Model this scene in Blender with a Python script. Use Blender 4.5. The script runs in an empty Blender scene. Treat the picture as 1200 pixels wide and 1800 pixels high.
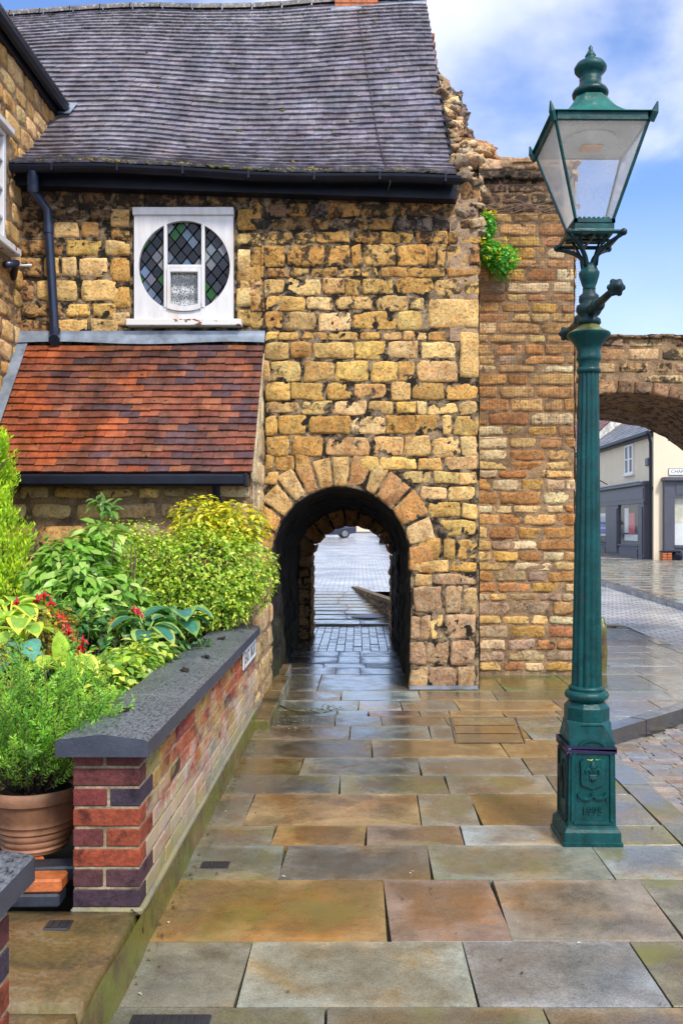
SKYS, SKYC, SUNE, SUNA, EXPO, SKYLOC = .11, 7.2, 2.0, 9, 1.08, (3.1, 0.4, 1.0)
import bpy, math, random
from mathutils import Vector, noise, Matrix
R = random.Random(7)
F = 1553.0; HX, HY, EYE = 630.0, 925.0, 1.6
def at(x, y, Y):                      # photo pixel at a chosen distance -> world point
    return Vector(((x-HX)*Y/F, Y, EYE-(y-HY)*Y/F))
def flr(x, y, z=0.0):                 # photo pixel on the horizontal plane z
    Y = F*(EYE-z)/(y-HY); return Vector(((x-HX)*Y/F, Y, z))
sc = bpy.context.scene
C = sc.collection
def nz(p, s=1.0, o=0.0):
    return noise.noise(Vector((p[0]*s+o, p[1]*s+o*1.7, p[2]*s-o*.6)))

# ------------------------------------------------------------------ materials
def new_mat(name):
    m = bpy.data.materials.new(name); m.use_nodes = True
    nt = m.node_tree; nt.nodes.clear()
    return m, nt, nt.nodes, nt.links
class N:
    """small node-graph helper"""
    def __init__(s, name):
        s.m, s.t, s.n, s.l = new_mat(name)
        s.out = s.n.new('ShaderNodeOutputMaterial')
        s.tc = s.n.new('ShaderNodeTexCoord').outputs['Object']
    def attr(s, name='col'):
        a = s.n.new('ShaderNodeAttribute'); a.attribute_name = name
        return a.outputs['Color'], a.outputs['Alpha']
    def noise(s, scale, detail=5, rough=.6, vec=None, dist=0.0, stretch=None):
        t = s.n.new('ShaderNodeTexNoise'); t.inputs['Scale'].default_value = scale
        t.inputs['Detail'].default_value = detail; t.inputs['Roughness'].default_value = rough
        t.inputs['Distortion'].default_value = dist
        v = vec or s.tc
        if stretch:
            mp = s.n.new('ShaderNodeMapping'); mp.inputs['Scale'].default_value = stretch
            s.l.new(v, mp.inputs['Vector']); v = mp.outputs[0]
        s.l.new(v, t.inputs['Vector']); return t.outputs['Fac']
    def voro(s, scale, feature='F1', rnd=1.0):
        t = s.n.new('ShaderNodeTexVoronoi'); t.feature = feature
        t.inputs['Scale'].default_value = scale; t.inputs['Randomness'].default_value = rnd
        s.l.new(s.tc, t.inputs['Vector']); return t.outputs['Distance']
    def ramp(s, fac, stops):
        r = s.n.new('ShaderNodeValToRGB'); e = r.color_ramp.elements
        while len(e) < len(stops): e.new(.5)
        for i, (p, c) in enumerate(stops):
            e[i].position = p
            e[i].color = (c, c, c, 1) if not hasattr(c, '__len__') else (*c, 1)
        s.l.new(fac, r.inputs[0]); return r.outputs[0]
    def mix(s, a, b, fac, mode='MIX'):
        m = s.n.new('ShaderNodeMix'); m.data_type = 'RGBA'; m.blend_type = mode
        for ix, v in ((0, fac), (6, a), (7, b)):
            sock = m.inputs[ix]
            if isinstance(v, bpy.types.NodeSocket): s.l.new(v, sock)
            elif hasattr(v, '__len__'): sock.default_value = (*v, 1)
            else: sock.default_value = v if ix == 0 else (v, v, v, 1)
        return m.outputs[2]
    def math(s, op, a, b=0.0, clamp=False):
        m = s.n.new('ShaderNodeMath'); m.operation = op; m.use_clamp = clamp
        for sock, v in ((m.inputs[0], a), (m.inputs[1], b)):
            if isinstance(v, bpy.types.NodeSocket): s.l.new(v, sock)
            else: sock.default_value = v
        return m.outputs[0]
    def sep(s, v=None):
        x = s.n.new('ShaderNodeSeparateXYZ'); s.l.new(v or s.tc, x.inputs[0]); return x.outputs
    def maprange(s, v, a, b, c=0.0, d=1.0):
        m = s.n.new('ShaderNodeMapRange'); s.l.new(v, m.inputs[0])
        for i, q in enumerate((a, b, c, d)): m.inputs[i+1].default_value = q
        return m.outputs[0]
    def bump(s, h, strength=.5, dist=.02, prev=None):
        b = s.n.new('ShaderNodeBump'); b.inputs['Strength'].default_value = strength
        b.inputs['Distance'].default_value = dist; s.l.new(h, b.inputs['Height'])
        if prev is not None: s.l.new(prev, b.inputs['Normal'])
        return b.outputs[0]
    def pbr(s, col, rough=.7, normal=None, metal=0.0, spec=.5, coat=0.0, done=True, alpha=None):
        p = s.n.new('ShaderNodeBsdfPrincipled')
        for k, v in (('Base Color', col), ('Roughness', rough), ('Metallic', metal), ('Specular IOR Level', spec), ('Coat Weight', coat)):
            if isinstance(v, bpy.types.NodeSocket): s.l.new(v, p.inputs[k])
            elif hasattr(v, '__len__'): p.inputs[k].default_value = (*v, 1)
            else: p.inputs[k].default_value = v
        p.inputs['Coat Roughness'].default_value = .15
        if normal is not None: s.l.new(normal, p.inputs['Normal'])
        if alpha is not None: s.l.new(alpha, p.inputs['Alpha'])
        if done: s.l.new(p.outputs[0], s.out.inputs[0])
        return p.outputs[0]
M = {}
def simple(name, col, rough=.6, metal=0.0, nscale=14, var=.25, bs=.15, spec=.5, coat=0.0):
    g = N(name); n = g.noise(nscale, 6)
    c = g.mix(col, g.ramp(n, [(.3, 1-var), (.7, 1+var)]), 1.0, 'MULTIPLY')
    g.pbr(c, rough, g.bump(g.noise(nscale*3, 6), bs, .01), metal, spec, coat); M[name] = g.m; return g.m

def stone_mat(name, stain=(.022,.018,.014), pit=.5, bumpk=.7, moss=0.0):
    g = N(name); c, a = g.attr()
    n1 = g.noise(5, 6); n2 = g.noise(38, 6, .7); n3 = g.noise(11, 8, .68, dist=.4)
    c = g.mix(c, g.ramp(n1, [(.28, (.50,.44,.38)), (.48, (1,1,1)), (.72, (1.4,1.38,1.3))]), 1.0, 'MULTIPLY')
    c = g.mix(c, g.ramp(g.noise(16, 5), [(.38, (1.12,.86,.66)), (.55, (1,1,1)), (.7, (1.04,1.04,1.1))]), .7, 'MULTIPLY')
    c = g.mix(c, g.ramp(n2, [(.34, .35), (.47, 1.0), (.7, 1.25)]), pit, 'MULTIPLY')
    c = g.mix(c, g.ramp(g.noise(110, 4, .7), [(.35, .6), (.5, 1.0), (.68, 1.35)]), .6, 'MULTIPLY')
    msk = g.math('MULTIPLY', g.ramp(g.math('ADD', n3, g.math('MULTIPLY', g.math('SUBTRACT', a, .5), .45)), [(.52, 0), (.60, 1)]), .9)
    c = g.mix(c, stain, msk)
    if moss:
        z = g.sep()[2]
        mm = g.math('MULTIPLY', g.maprange(g.math('ADD', z, g.math('MULTIPLY', g.noise(4, 5), .9)), moss+.45, moss+.1), .8)
        c = g.mix(c, (.10,.11,.025), mm)
    h = g.math('ADD', g.math('MULTIPLY', g.noise(22, 8, .7), 1.0), g.math('MULTIPLY', g.ramp(n2, [(.3, 0), (.48, 1)]), .5))
    g.pbr(c, .85, g.bump(h, bumpk, .030), spec=.25); M[name] = g.m; return g.m
def mortar_mat(name, light, dark, lo=.42, hi=.55, sc_=4):
    g = N(name); n = g.noise(sc_, 7, .65, dist=.3)
    c = g.mix(dark, light, g.ramp(n, [(lo, 0), (hi, 1)]))
    c = g.mix(c, g.ramp(g.noise(60, 5), [(.3, .6), (.7, 1.3)]), 1.0, 'MULTIPLY')
    g.pbr(c, .95, g.bump(g.noise(45, 8, .75), .9, .02), spec=.2); M[name] = g.m; return g.m
stone_mat('stone_facade'); stone_mat('stone_pillar', pit=.6); stone_mat('stone_arch', pit=.7)
mortar_mat('mortar_dark', (.32,.23,.14), (.022,.018,.014), .46, .60, 7)
mortar_mat('mortar_pink', (.40,.27,.17), (.12,.085,.055), .3, .5)
mortar_mat('mortar_brown', (.33,.215,.12), (.13,.085,.052), .36, .56, 6)
mortar_mat('cream_render', (.55,.46,.31), (.25,.19,.12), .3, .55, 6)
mortar_mat('brick_mortar', (.44,.36,.24), (.20,.16,.10), .35, .6, 8)

# black passage lining with green algae at the foot
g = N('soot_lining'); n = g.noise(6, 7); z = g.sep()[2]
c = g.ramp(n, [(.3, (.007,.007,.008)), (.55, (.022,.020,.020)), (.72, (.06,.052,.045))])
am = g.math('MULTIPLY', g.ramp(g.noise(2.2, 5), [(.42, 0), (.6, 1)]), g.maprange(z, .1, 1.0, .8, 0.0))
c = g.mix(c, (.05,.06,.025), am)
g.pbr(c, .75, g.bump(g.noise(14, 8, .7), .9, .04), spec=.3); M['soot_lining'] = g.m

# roof tiles (wet)
def tile_mat(name, rough, lichen, spots, lichcol, low=.0):
    g = N(name); c, a = g.attr()
    c = g.mix(c, g.ramp(g.noise(9, 6), [(.3, .55), (.5, 1.0), (.72, 1.4)]), 1.0, 'MULTIPLY')
    c = g.mix(c, g.ramp(g.noise(70, 4), [(.35, .7), (.65, 1.25)]), .7, 'MULTIPLY')
    lm = g.math('MULTIPLY', g.ramp(g.noise(26, 6, .7), [(.52, 0), (.62, 1)]), g.math('MULTIPLY', a, lichen))
    c = g.mix(c, lichcol, lm)
    sm = g.ramp(g.voro(7.5), [(.085, 1), (.13, 0)])
    sm = g.math('MULTIPLY', sm, spots)
    c = g.mix(c, (.02,.022,.012), sm)
    rr = g.ramp(g.noise(7, 4), [(.3, rough-.1), (.7, rough+.18)])
    rr = g.mix(rr, .9, g.math('MAXIMUM', lm, sm))
    st_ = g.ramp(g.noise(2.0, 6, .65, stretch=(1.6,.5,.5)), [(.42, .62), (.6, 1.12)]); c = g.mix(c, st_, 1.0, 'MULTIPLY')
    g.pbr(c, rr, g.bump(g.noise(40, 6), .35, .012), spec=.5); M[name] = g.m
tile_mat('slate_tile', .34, .75, .8, (.42,.42,.40)); tile_mat('clay_tile', .42, .3, 1.0, (.12,.09,.04))

# pavement slabs (wet sandstone)
def slab_mat(name, wet=.5, bumpk=.25):
    g = N(name); c, a = g.attr()
    vm = g.n.new('ShaderNodeVectorMath'); vm.operation = 'SCALE'; g.l.new(c, vm.inputs[0]); vm.inputs['Scale'].default_value = 900
    va = g.n.new('ShaderNodeVectorMath'); va.operation = 'ADD'; g.l.new(g.tc, va.inputs[0]); g.l.new(vm.outputs[0], va.inputs[1]); g.tc = va.outputs[0]
    big = g.noise(1.7, 5, .6, dist=.5); n2 = g.noise(7, 7, .65)
    c = g.mix(c, g.ramp(n2, [(.3, .72), (.5, 1.0), (.72, 1.25)]), 1.0, 'MULTIPLY'); c = g.mix(c, (.74,.72,.70), 1.0, 'MULTIPLY')
    c = g.mix(c, g.ramp(g.noise(1.5, 5, dist=.6), [(.35, (1.22,.92,.6)), (.46, (1,1,1)), (.62, (.85,.96,1.06))]), .9, 'MULTIPLY')
    c = g.mix(c, g.ramp(g.noise(150, 5, .75), [(.34, .45), (.5, 1.0), (.66, 1.5)]), .75, 'MULTIPLY')
    c = g.mix(c, g.ramp(g.noise(24, 8, .75), [(.34, .55), (.48, 1.0), (.62, 1.15)]), .55, 'MULTIPLY')
    ed = g.attr('edge')[0]
    dry = g.ramp(g.math('ADD', big, g.math('MULTIPLY', ed, .20)), [(.54, 0), (.70, 1)])
    c = g.mix(c, g.mix(c, (1.6,1.68,1.8), 1.0, 'MULTIPLY'), dry)
    rr = g.mix(g.ramp(n2, [(.38, wet*.06), (.72, wet*.36)]), wet*.8, dry)
    lich = g.math('MULTIPLY', g.ramp(g.noise(3.1, 6), [(.5, 0), (.62, 1)]), a)
    c = g.mix(c, (.13,.13,.02), lich); rr = g.mix(rr, .7, lich)
    coat = g.mix(g.ramp(n2, [(.40, .9), (.62, .25)]), .0, dry)
    h = g.math('ADD', g.math('MULTIPLY', g.noise(2.4, 4), 3.5), g.math('MULTIPLY', g.noise(90, 7, .75), .45))
    g.pbr(c, rr, g.bump(h, bumpk, .012), spec=.5, coat=coat if wet < 1 else 0.0); M[name] = g.m
slab_mat('wet_slab', .38, .28); slab_mat('wet_sett', 1.1, .5)
g = N('joint_dirt'); n = g.noise(5, 7)
g.pbr(g.ramp(n, [(.35, (.03,.024,.016)), (.5, (.06,.05,.025)), (.6, (.06,.095,.015))]), .9, g.bump(g.noise(60, 6), .7, .02)); M['joint_dirt'] = g.m
g = N('joint_sand'); g.pbr(g.ramp(g.noise(14, 7), [(.35, (.10,.08,.055)), (.65, (.20,.165,.11))]), .85, g.bump(g.noise(60, 6), .6, .01)); M['joint_sand'] = g.m
# distant cobbled road (wet)
g = N('wet_cobble_road')
mp = g.n.new('ShaderNodeMapping'); mp.inputs['Scale'].default_value = (1, 1, 1); g.l.new(g.tc, mp.inputs[0])
b = g.n.new('ShaderNodeTexBrick'); b.inputs['Scale'].default_value = 1.0
b.inputs['Brick Width'].default_value = .24; b.inputs['Row Height'].default_value = .14; b.inputs['Mortar Size'].default_value = .016; b.inputs['Mortar Smooth'].default_value = .6
b.inputs['Color1'].default_value = (.48,.46,.45,1); b.inputs['Color2'].default_value = (.33,.32,.31,1); b.inputs['Mortar'].default_value = (.05,.045,.035,1)
g.l.new(mp.outputs[0], b.inputs['Vector'])
c = g.mix(b.outputs['Color'], g.ramp(g.noise(.7, 6), [(.3, .6), (.7, 1.5)]), 1.0, 'MULTIPLY')
h = g.math('ADD', g.math('MULTIPLY', b.outputs['Fac'], -.6), g.math('MULTIPLY', g.noise(9, 4), .8))
g.pbr(c, g.ramp(g.noise(.55, 5), [(.3, .10), (.7, .30)]), g.bump(h, .45, .03)); M['wet_cobble_road'] = g.m
g = N('soil'); g.pbr(g.ramp(g.noise(9, 8), [(.3, (.012,.008,.005)), (.7, (.05,.034,.02))]), .95, g.bump(g.noise(30, 8, .8), 1, .05)); M['soil'] = g.m
g = N('ground_earth'); g.pbr(g.ramp(g.noise(.4, 8), [(.3, (.06,.055,.045)), (.7, (.11,.10,.085))]), .6, g.bump(g.noise(4, 8, .8), .5, .05)); M['ground_earth'] = g.m

# bricks of the garden wall: whitewash bloom, yellow lichen, moss at the base
g = N('weathered_brick'); c, a = g.attr()
c = g.mix(c, g.ramp(g.noise(9, 8, .7, dist=.4), [(.34, (.30,.26,.34)), (.47, (1,1,1)), (.7, (1.4,1.35,1.2))]), 1.0, 'MULTIPLY')
c = g.mix(c, g.ramp(g.noise(70, 6, .7), [(.35, .55), (.65, 1.3)]), .8, 'MULTIPLY')
xyz = g.sep(); side = a
w1 = g.math('MULTIPLY', g.ramp(g.math('ADD', g.noise(3.4, 7, .68, stretch=(1,.4,1.3)), g.maprange(xyz[2], .3, .72, .07, -.16)), [(.43, 0), (.57, 1)]), g.math('MULTIPLY', side, .7))
c = g.mix(c, (.60,.55,.46), w1)
yl = g.math('MULTIPLY', g.ramp(g.noise(5, 6, .65, stretch=(1,.4,1)), [(.48, 0), (.62, 1)]), g.math('MULTIPLY', side, .65))
c = g.mix(c, (.46,.38,.10), yl)
mo = g.math('MULTIPLY', g.maprange(g.math('ADD', xyz[2], g.math('MULTIPLY', g.noise(5, 5), .45)), .58, .22), g.math('MULTIPLY', side, .7))
c = g.mix(c, (.09,.10,.02), mo)
g.pbr(c, .75, g.bump(g.noise(45, 8, .75), .9, .014), spec=.3); M['weathered_brick'] = g.m
# mossy plinth stone
g = N('mossy_stone'); xyz = g.sep(); nrm = g.n.new('ShaderNodeNewGeometry').outputs['Normal']; up = g.sep(nrm)[2]
c = g.ramp(g.noise(2.6, 8, .65, dist=.5), [(.36, (.028,.02,.013)), (.45, (.085,.055,.026)), (.54, (.15,.088,.035)), (.64, (.20,.155,.10))]); c = g.mix(c, g.ramp(g.noise(60, 6, .7), [(.35, .6), (.65, 1.3)]), .8, 'MULTIPLY')
mo = g.math('MULTIPLY', g.ramp(g.noise(4, 7, .65), [(.38, 0), (.56, 1)]), g.maprange(up, .85, .3, .15, .9))
c = g.mix(c, (.12,.13,.02), mo)
g.pbr(c, g.ramp(g.noise(2.2, 4), [(.38, .10), (.62, .5)]), g.bump(g.noise(35, 8, .7), .5, .012)); M['mossy_stone'] = g.m
# coping: wet dark concrete with pimples
g = N('coping_slate'); n = g.noise(75, 5, .65, stretch=(1.4,.55,1))
c = g.ramp(n, [(.37, (.012,.014,.018)), (.45, (.085,.093,.11)), (.62, (.15,.163,.19))])
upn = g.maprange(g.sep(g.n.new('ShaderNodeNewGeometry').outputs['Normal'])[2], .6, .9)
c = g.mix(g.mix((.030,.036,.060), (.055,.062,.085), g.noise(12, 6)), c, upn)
c = g.mix(c, g.ramp(g.noise(3, 5), [(.3, .7), (.7, 1.25)]), 1.0, 'MULTIPLY')
g.pbr(c, .40, g.bump(g.ramp(n, [(.36, 0), (.46, 1)]), .35, .004)); M['coping_slate'] = g.m
# painted cast iron
def iron(name, col, rough=.32, rust=.25, rc=(.07,.03,.012)):
    g = N(name); c = g.mix(col, g.ramp(g.noise(8, 8, .68), [(.3, .55), (.7, 1.45)]), 1.0, 'MULTIPLY'); c = g.mix(c, (.06,.13,.12), g.math('MULTIPLY', g.ramp(g.noise(40, 6, .75), [(.60, 0), (.72, 1)]), .35))
    rm = g.math('MULTIPLY', g.ramp(g.noise(13, 8, .7), [(.58, 0), (.68, 1)]), rust)
    c = g.mix(c, rc, rm)
    vs = g.ramp(g.noise(30, 4, .6, stretch=(1,1,.12)), [(.4, .85), (.6, 1.12)])
    c = g.mix(c, vs, 1.0, 'MULTIPLY')
    g.pbr(c, g.ramp(g.noise(10, 5), [(.3, rough-.12), (.7, rough+.2)]), g.bump(g.noise(48, 7, .7), .35, .008), spec=.28); M[name] = g.m
iron('green_iron', (.0007,.046,.048), .27); iron('green_iron_light', (.004,.10,.085), .35, .35, (.3,.3,.25))
iron('rusty_iron', (.012,.02,.02), .5, .9, (.05,.018,.01))
iron('dark_iron', (.004,.022,.026), .4, .3)
g = N('mossy_iron'); up = g.sep(g.n.new('ShaderNodeNewGeometry').outputs['Normal'])[2]
c = g.mix((.003,.06,.06), (.16,.16,.03), g.math('MULTIPLY', g.maprange(up, .2, .7), g.ramp(g.noise(20, 6), [(.35, .3), (.55, 1)])))
g.pbr(c, .5, g.bump(g.noise(50, 7), .4, .01)); M['mossy_iron'] = g.m
simple('black_plastic', (.006,.008,.017), .42, nscale=6, var=.4, spec=.25); simple('navy_pipe', (.010,.018,.045), .3, nscale=5)
simple('lead', (.20,.24,.30), .42, nscale=5, var=.45, bs=.25, metal=.35)
g = N('white_paint'); c = g.mix((.60,.60,.625), g.ramp(g.noise(5, 6, stretch=(3,3,.6)), [(.3, .86), (.6, 1.03)]), 1.0, 'MULTIPLY')
rm = g.math('MULTIPLY', g.ramp(g.noise(2.6, 5, .6, stretch=(1.2,1,.5)), [(.54, 0), (.68, 1)]), .4); c = g.mix(c, (.50,.36,.22), rm)
g.pbr(c, .45, g.bump(g.noise(30, 5), .1, .006)); M['white_paint'] = g.m
g = N('peeling_paint'); pm = g.ramp(g.noise(16, 5, .6, stretch=(.6,1,1)), [(.60, 0), (.62, 1)])
c = g.mix((.60,.60,.59), (.20,.06,.02), pm); g.pbr(c, .5, g.bump(pm, .6, -.005)); M['peeling_paint'] = g.m
simple('lead_came', (.13,.14,.165), .45)
simple('terracotta', (.22,.105,.055), .62, nscale=5, var=.6, bs=.4)
simple('engineering_brick', (.02,.024,.035), .4, nscale=10, var=.5, bs=.4); simple('orange_brick', (.36,.10,.028), .6, nscale=16, var=.4, bs=.5)
simple('bark', (.07,.045,.03), .9, nscale=20, var=.5, bs=.8)
simple('cream_wall', (.66,.57,.42), .8, nscale=1.4, var=.06, bs=.06); simple('white_wall', (.75,.74,.72), .8, nscale=1.4, var=.05)
simple('grey_paint', (.062,.064,.088), .4, nscale=3, var=.12); simple('grey_paint_light', (.15,.155,.19), .4, nscale=3, var=.12)
simple('bone_paint', (.7,.7,.7), .5, var=.05); simple('room_dark', (.012,.012,.014), .8)
simple('sign_white', (.72,.73,.75), .45, var=.08); simple('sign_black', (.012,.012,.014), .5)
simple('net_cord', (.13,.075,.05), .8); simple('strap_blue', (.012,.009,.045), .35, nscale=30, var=.3)
simple('car_glass', (.012,.014,.018), .08); simple('rubber', (.015,.015,.016), .7); simple('chrome', (.5,.5,.52), .2, metal=1)
simple('amber', (.75,.33,.06), .3); simple('lamp_white', (.62,.60,.55), .5, nscale=9, var=.12)
simple('grate_iron', (.02,.022,.026), .35); simple('curtain_cream', (.6,.55,.42), .9, nscale=3); simple('red_poster', (.62,.02,.05), .5); simple('blue_poster', (.03,.10,.42), .5)
simple('yellow_paint_fleck', (.60,.52,.02), .5)
g = N('pane_glass'); ga = g.attr()[0]
tr = g.n.new('ShaderNodeBsdfTransparent'); g.l.new(ga, tr.inputs[0]); gl = g.n.new('ShaderNodeBsdfGlossy'); gl.inputs['Roughness'].default_value = .06
g.l.new(g.bump(g.noise(7, 2), .35, .01), gl.inputs['Normal'])
lw = g.n.new('ShaderNodeLayerWeight'); lw.inputs[0].default_value = .45
di = g.n.new('ShaderNodeBsdfDiffuse'); g.l.new(ga, di.inputs[0])
m1 = g.n.new('ShaderNodeMixShader'); m1.inputs[0].default_value = .32; g.l.new(tr.outputs[0], m1.inputs[1]); g.l.new(di.outputs[0], m1.inputs[2])
m2 = g.n.new('ShaderNodeMixShader'); g.l.new(g.math('ADD', g.math('POWER', lw.outputs['Facing'], 4.0), .03, True), m2.inputs[0]); g.l.new(m1.outputs[0], m2.inputs[1]); g.l.new(gl.outputs[0], m2.inputs[2])
g.l.new(m2.outputs[0], g.out.inputs[0]); M['pane_glass'] = g.m
def glass(name, tint, diff, gloss):
    g = N(name); tr = g.n.new('ShaderNodeBsdfTransparent'); tr.inputs[0].default_value = (*tint, 1)
    gl = g.n.new('ShaderNodeBsdfGlossy'); gl.inputs['Roughness'].default_value = .03
    di = g.n.new('ShaderNodeBsdfTranslucent'); di.inputs[0].default_value = (.85,.86,.88,1)
    d2 = g.n.new('ShaderNodeBsdfDiffuse'); d2.inputs[0].default_value = (.8,.8,.8,1)
    md = g.n.new('ShaderNodeMixShader'); md.inputs[0].default_value = .5; g.l.new(di.outputs[0], md.inputs[1]); g.l.new(d2.outputs[0], md.inputs[2])
    m1 = g.n.new('ShaderNodeMixShader'); g.l.new(g.ramp(g.noise(5, 5), [(.3, max(0, diff-.12)), (.7, diff+.12)]), m1.inputs[0])
    g.l.new(tr.outputs[0], m1.inputs[1]); g.l.new(md.outputs[0], m1.inputs[2])
    lw = g.n.new('ShaderNodeLayerWeight'); lw.inputs[0].default_value = .35
    m2 = g.n.new('ShaderNodeMixShader'); g.l.new(g.math('ADD', g.math('POWER', lw.outputs['Facing'], 4.0), gloss+.03, True), m2.inputs[0]); g.l.new(m1.outputs[0], m2.inputs[1]); g.l.new(gl.outputs[0], m2.inputs[2])
    g.l.new(m2.outputs[0], g.out.inputs[0]); M[name] = g.m
glass('lantern_glass', (.98,.99,1), .27, .0); glass('shop_glass', (.9,.93,.93), .02, .02); glass('frosted_glass', (.95,.97,1), .66, .0)
g = N('lace')   # white lace with holes
v = g.voro(42, 'DISTANCE_TO_EDGE'); a = g.ramp(v, [(.08, 1.0), (.22, .05)])
z = g.sep()[2]; wv = g.n.new('ShaderNodeTexWave'); wv.inputs['Scale'].default_value = 2.2; wv.bands_direction = 'Z'; g.l.new(g.tc, wv.inputs[0])
a = g.math('MULTIPLY', a, g.math('ADD', .35, g.math('MULTIPLY', wv.outputs['Fac'], .65)))
g.pbr((.8,.8,.82), .9, alpha=a); M['lace'] = g.m
def leaf_mat(name, rough=.33, tl=.30):
    g = N(name); c, a = g.attr()
    c = g.mix(c, g.ramp(g.noise(30, 4), [(.3, .75), (.7, 1.25)]), .8, 'MULTIPLY')
    p = g.pbr(c, rough, done=False, spec=.4)
    t = g.n.new('ShaderNodeBsdfTranslucent'); g.l.new(g.mix(c, (1.5,1.7,.7), 1.0, 'MULTIPLY'), t.inputs[0])
    ms = g.n.new('ShaderNodeMixShader'); ms.inputs[0].default_value = tl; g.l.new(p, ms.inputs[1]); g.l.new(t.outputs[0], ms.inputs[2])
    g.l.new(ms.outputs[0], g.out.inputs[0]); M[name] = g.m
leaf_mat('leaf'); leaf_mat('needle', .55, .3); leaf_mat('petal', .5, .35)

# ------------------------------------------------------------------ mesh builder
class MB:
    def __init__(s): s.v = []; s.f = []; s.c = []; s.m = []; s.e = {}
    def face(s, idx, col=(1,1,1,1), m=0):
        s.f.append(tuple(idx)); s.c.append(col if len(col) == 4 else (*col, 1.0)); s.m.append(m)
    def poly(s, pts, col=(1,1,1,1), m=0):
        k = len(s.v); s.v.extend(Vector(p) for p in pts); s.face(range(k, k+len(pts)), col, m)
    def box(s, a, b, col=(1,1,1,1), m=0, bev=0.0):
        x0,y0,z0 = a; x1,y1,z1 = b
        x0,x1 = min(x0,x1),max(x0,x1); y0,y1 = min(y0,y1),max(y0,y1); z0,z1 = min(z0,z1),max(z0,z1)
        e = min(bev, (x1-x0)/3, (y1-y0)/3, (z1-z0)/3)
        if e <= 0:
            k = len(s.v); s.v.extend(Vector(p) for p in ((x0,y0,z0),(x1,y0,z0),(x1,y1,z0),(x0,y1,z0),(x0,y0,z1),(x1,y0,z1),(x1,y1,z1),(x0,y1,z1)))
            for q in ((0,3,2,1),(4,5,6,7),(0,1,5,4),(1,2,6,5),(2,3,7,6),(3,0,4,7)): s.face([k+i for i in q], col, m)
            return
        # chamfered box
        k = len(s.v); P = {}
        for ix in (0,1):
            for iy in (0,1):
                for iz in (0,1):
                    X, Y_, Z = (x0,x1)[ix], (y0,y1)[iy], (z0,z1)[iz]
                    dx, dy, dz = (e,-e)[ix], (e,-e)[iy], (e,-e)[iz]
                    for ax, p in enumerate(((X, Y_+dy, Z+dz), (X+dx, Y_, Z+dz), (X+dx, Y_+dy, Z))):
                        P[ix,iy,iz,ax] = len(s.v); s.v.append(Vector(p))
        def F4(l): s.face([P[q] for q in l], col, m)
        for i in (0,1):
            o = [(0,0),(1,0),(1,1),(0,1)]; 
            l = [(i,a_,b_,0) for a_,b_ in o]; F4(l if i else l[::-1])
            l = [(a_,i,b_,1) for a_,b_ in o]; F4(l[::-1] if i else l)
            l = [(a_,b_,i,2) for a_,b_ in o]; F4(l if i else l[::-1])
        for i in (0,1):
            for j in (0,1):
                l = [(i,j,0,0),(i,j,1,0),(i,j,1,1),(i,j,0,1)]; F4(l if i != j else l[::-1])
                l = [(i,0,j,0),(i,1,j,0),(i,1,j,2),(i,0,j,2)]; F4(l[::-1] if i != j else l)
                l = [(0,i,j,1),(1,i,j,1),(1,i,j,2),(0,i,j,2)]; F4(l if i != j else l[::-1])
                for t in (0,1):
                    l = [(i,j,t,0),(i,j,t,1),(i,j,t,2)]; F4(l if (i+j+t) % 2 else l[::-1])
    def lathe(s, prof, seg=24, c=(0,0), col=(1,1,1,1), m=0, flute=None, rot=0.0, zoff=0.0):
        k = len(s.v)
        for r, z in prof:
            for i in range(seg):
                a = 2*math.pi*i/seg+rot
                rr = r*(1-flute[1]*(0.5+0.5*math.cos(flute[0]*a))**2) if flute else r
                s.v.append(Vector((c[0]+rr*math.cos(a), c[1]+rr*math.sin(a), z+zoff)))
        for j in range(len(prof)-1):
            for i in range(seg):
                i2 = (i+1) % seg
                s.face((k+j*seg+i, k+j*seg+i2, k+(j+1)*seg+i2, k+(j+1)*seg+i), col, m)
        if prof[0][0] > 1e-4: s.face([k+i for i in range(seg)][::-1], col, m)
        if prof[-1][0] > 1e-4: s.face([k+(len(prof)-1)*seg+i for i in range(seg)], col, m)
    def tube(s, pts, r, seg=8, col=(1,1,1,1), m=0, caps=True):
        pts = [Vector(p) for p in pts]; k = len(s.v); n = len(pts)
        rs = r if hasattr(r, '__len__') else [r]*n
        up = None
        for i, p in enumerate(pts):
            d = (pts[min(i+1, n-1)]-pts[max(i-1, 0)]).normalized()
            if up is None: up = Vector((0,0,1)) if abs(d.z) < .9 else Vector((1,0,0))
            a = d.cross(up).normalized(); b = a.cross(d).normalized(); up = b
            for j in range(seg):
                t = 2*math.pi*j/seg; s.v.append(p+(a*math.cos(t)+b*math.sin(t))*rs[i])
        for i in range(n-1):
            for j in range(seg):
                j2 = (j+1) % seg; s.face((k+i*seg+j, k+i*seg+j2, k+(i+1)*seg+j2, k+(i+1)*seg+j), col, m)
        if caps:
            s.face([k+j for j in range(seg)][::-1], col, m); s.face([k+(n-1)*seg+j for j in range(seg)], col, m)
    def ball(s, c, r, col=(1,1,1,1), m=0, seg=12, rings=8):
        r = r if hasattr(r, '__len__') else (r,r,r); k = len(s.v); c = Vector(c)
        for i in range(rings+1):
            th = math.pi*i/rings
            for j in range(seg):
                ph = 2*math.pi*j/seg
                s.v.append(c+Vector((r[0]*math.sin(th)*math.cos(ph), r[1]*math.sin(th)*math.sin(ph), r[2]*math.cos(th))))
        for i in range(rings):
            for j in range(seg):
                j2 = (j+1) % seg; s.face((k+i*seg+j, k+(i+1)*seg+j, k+(i+1)*seg+j2, k+i*seg+j2), col, m)
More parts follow.
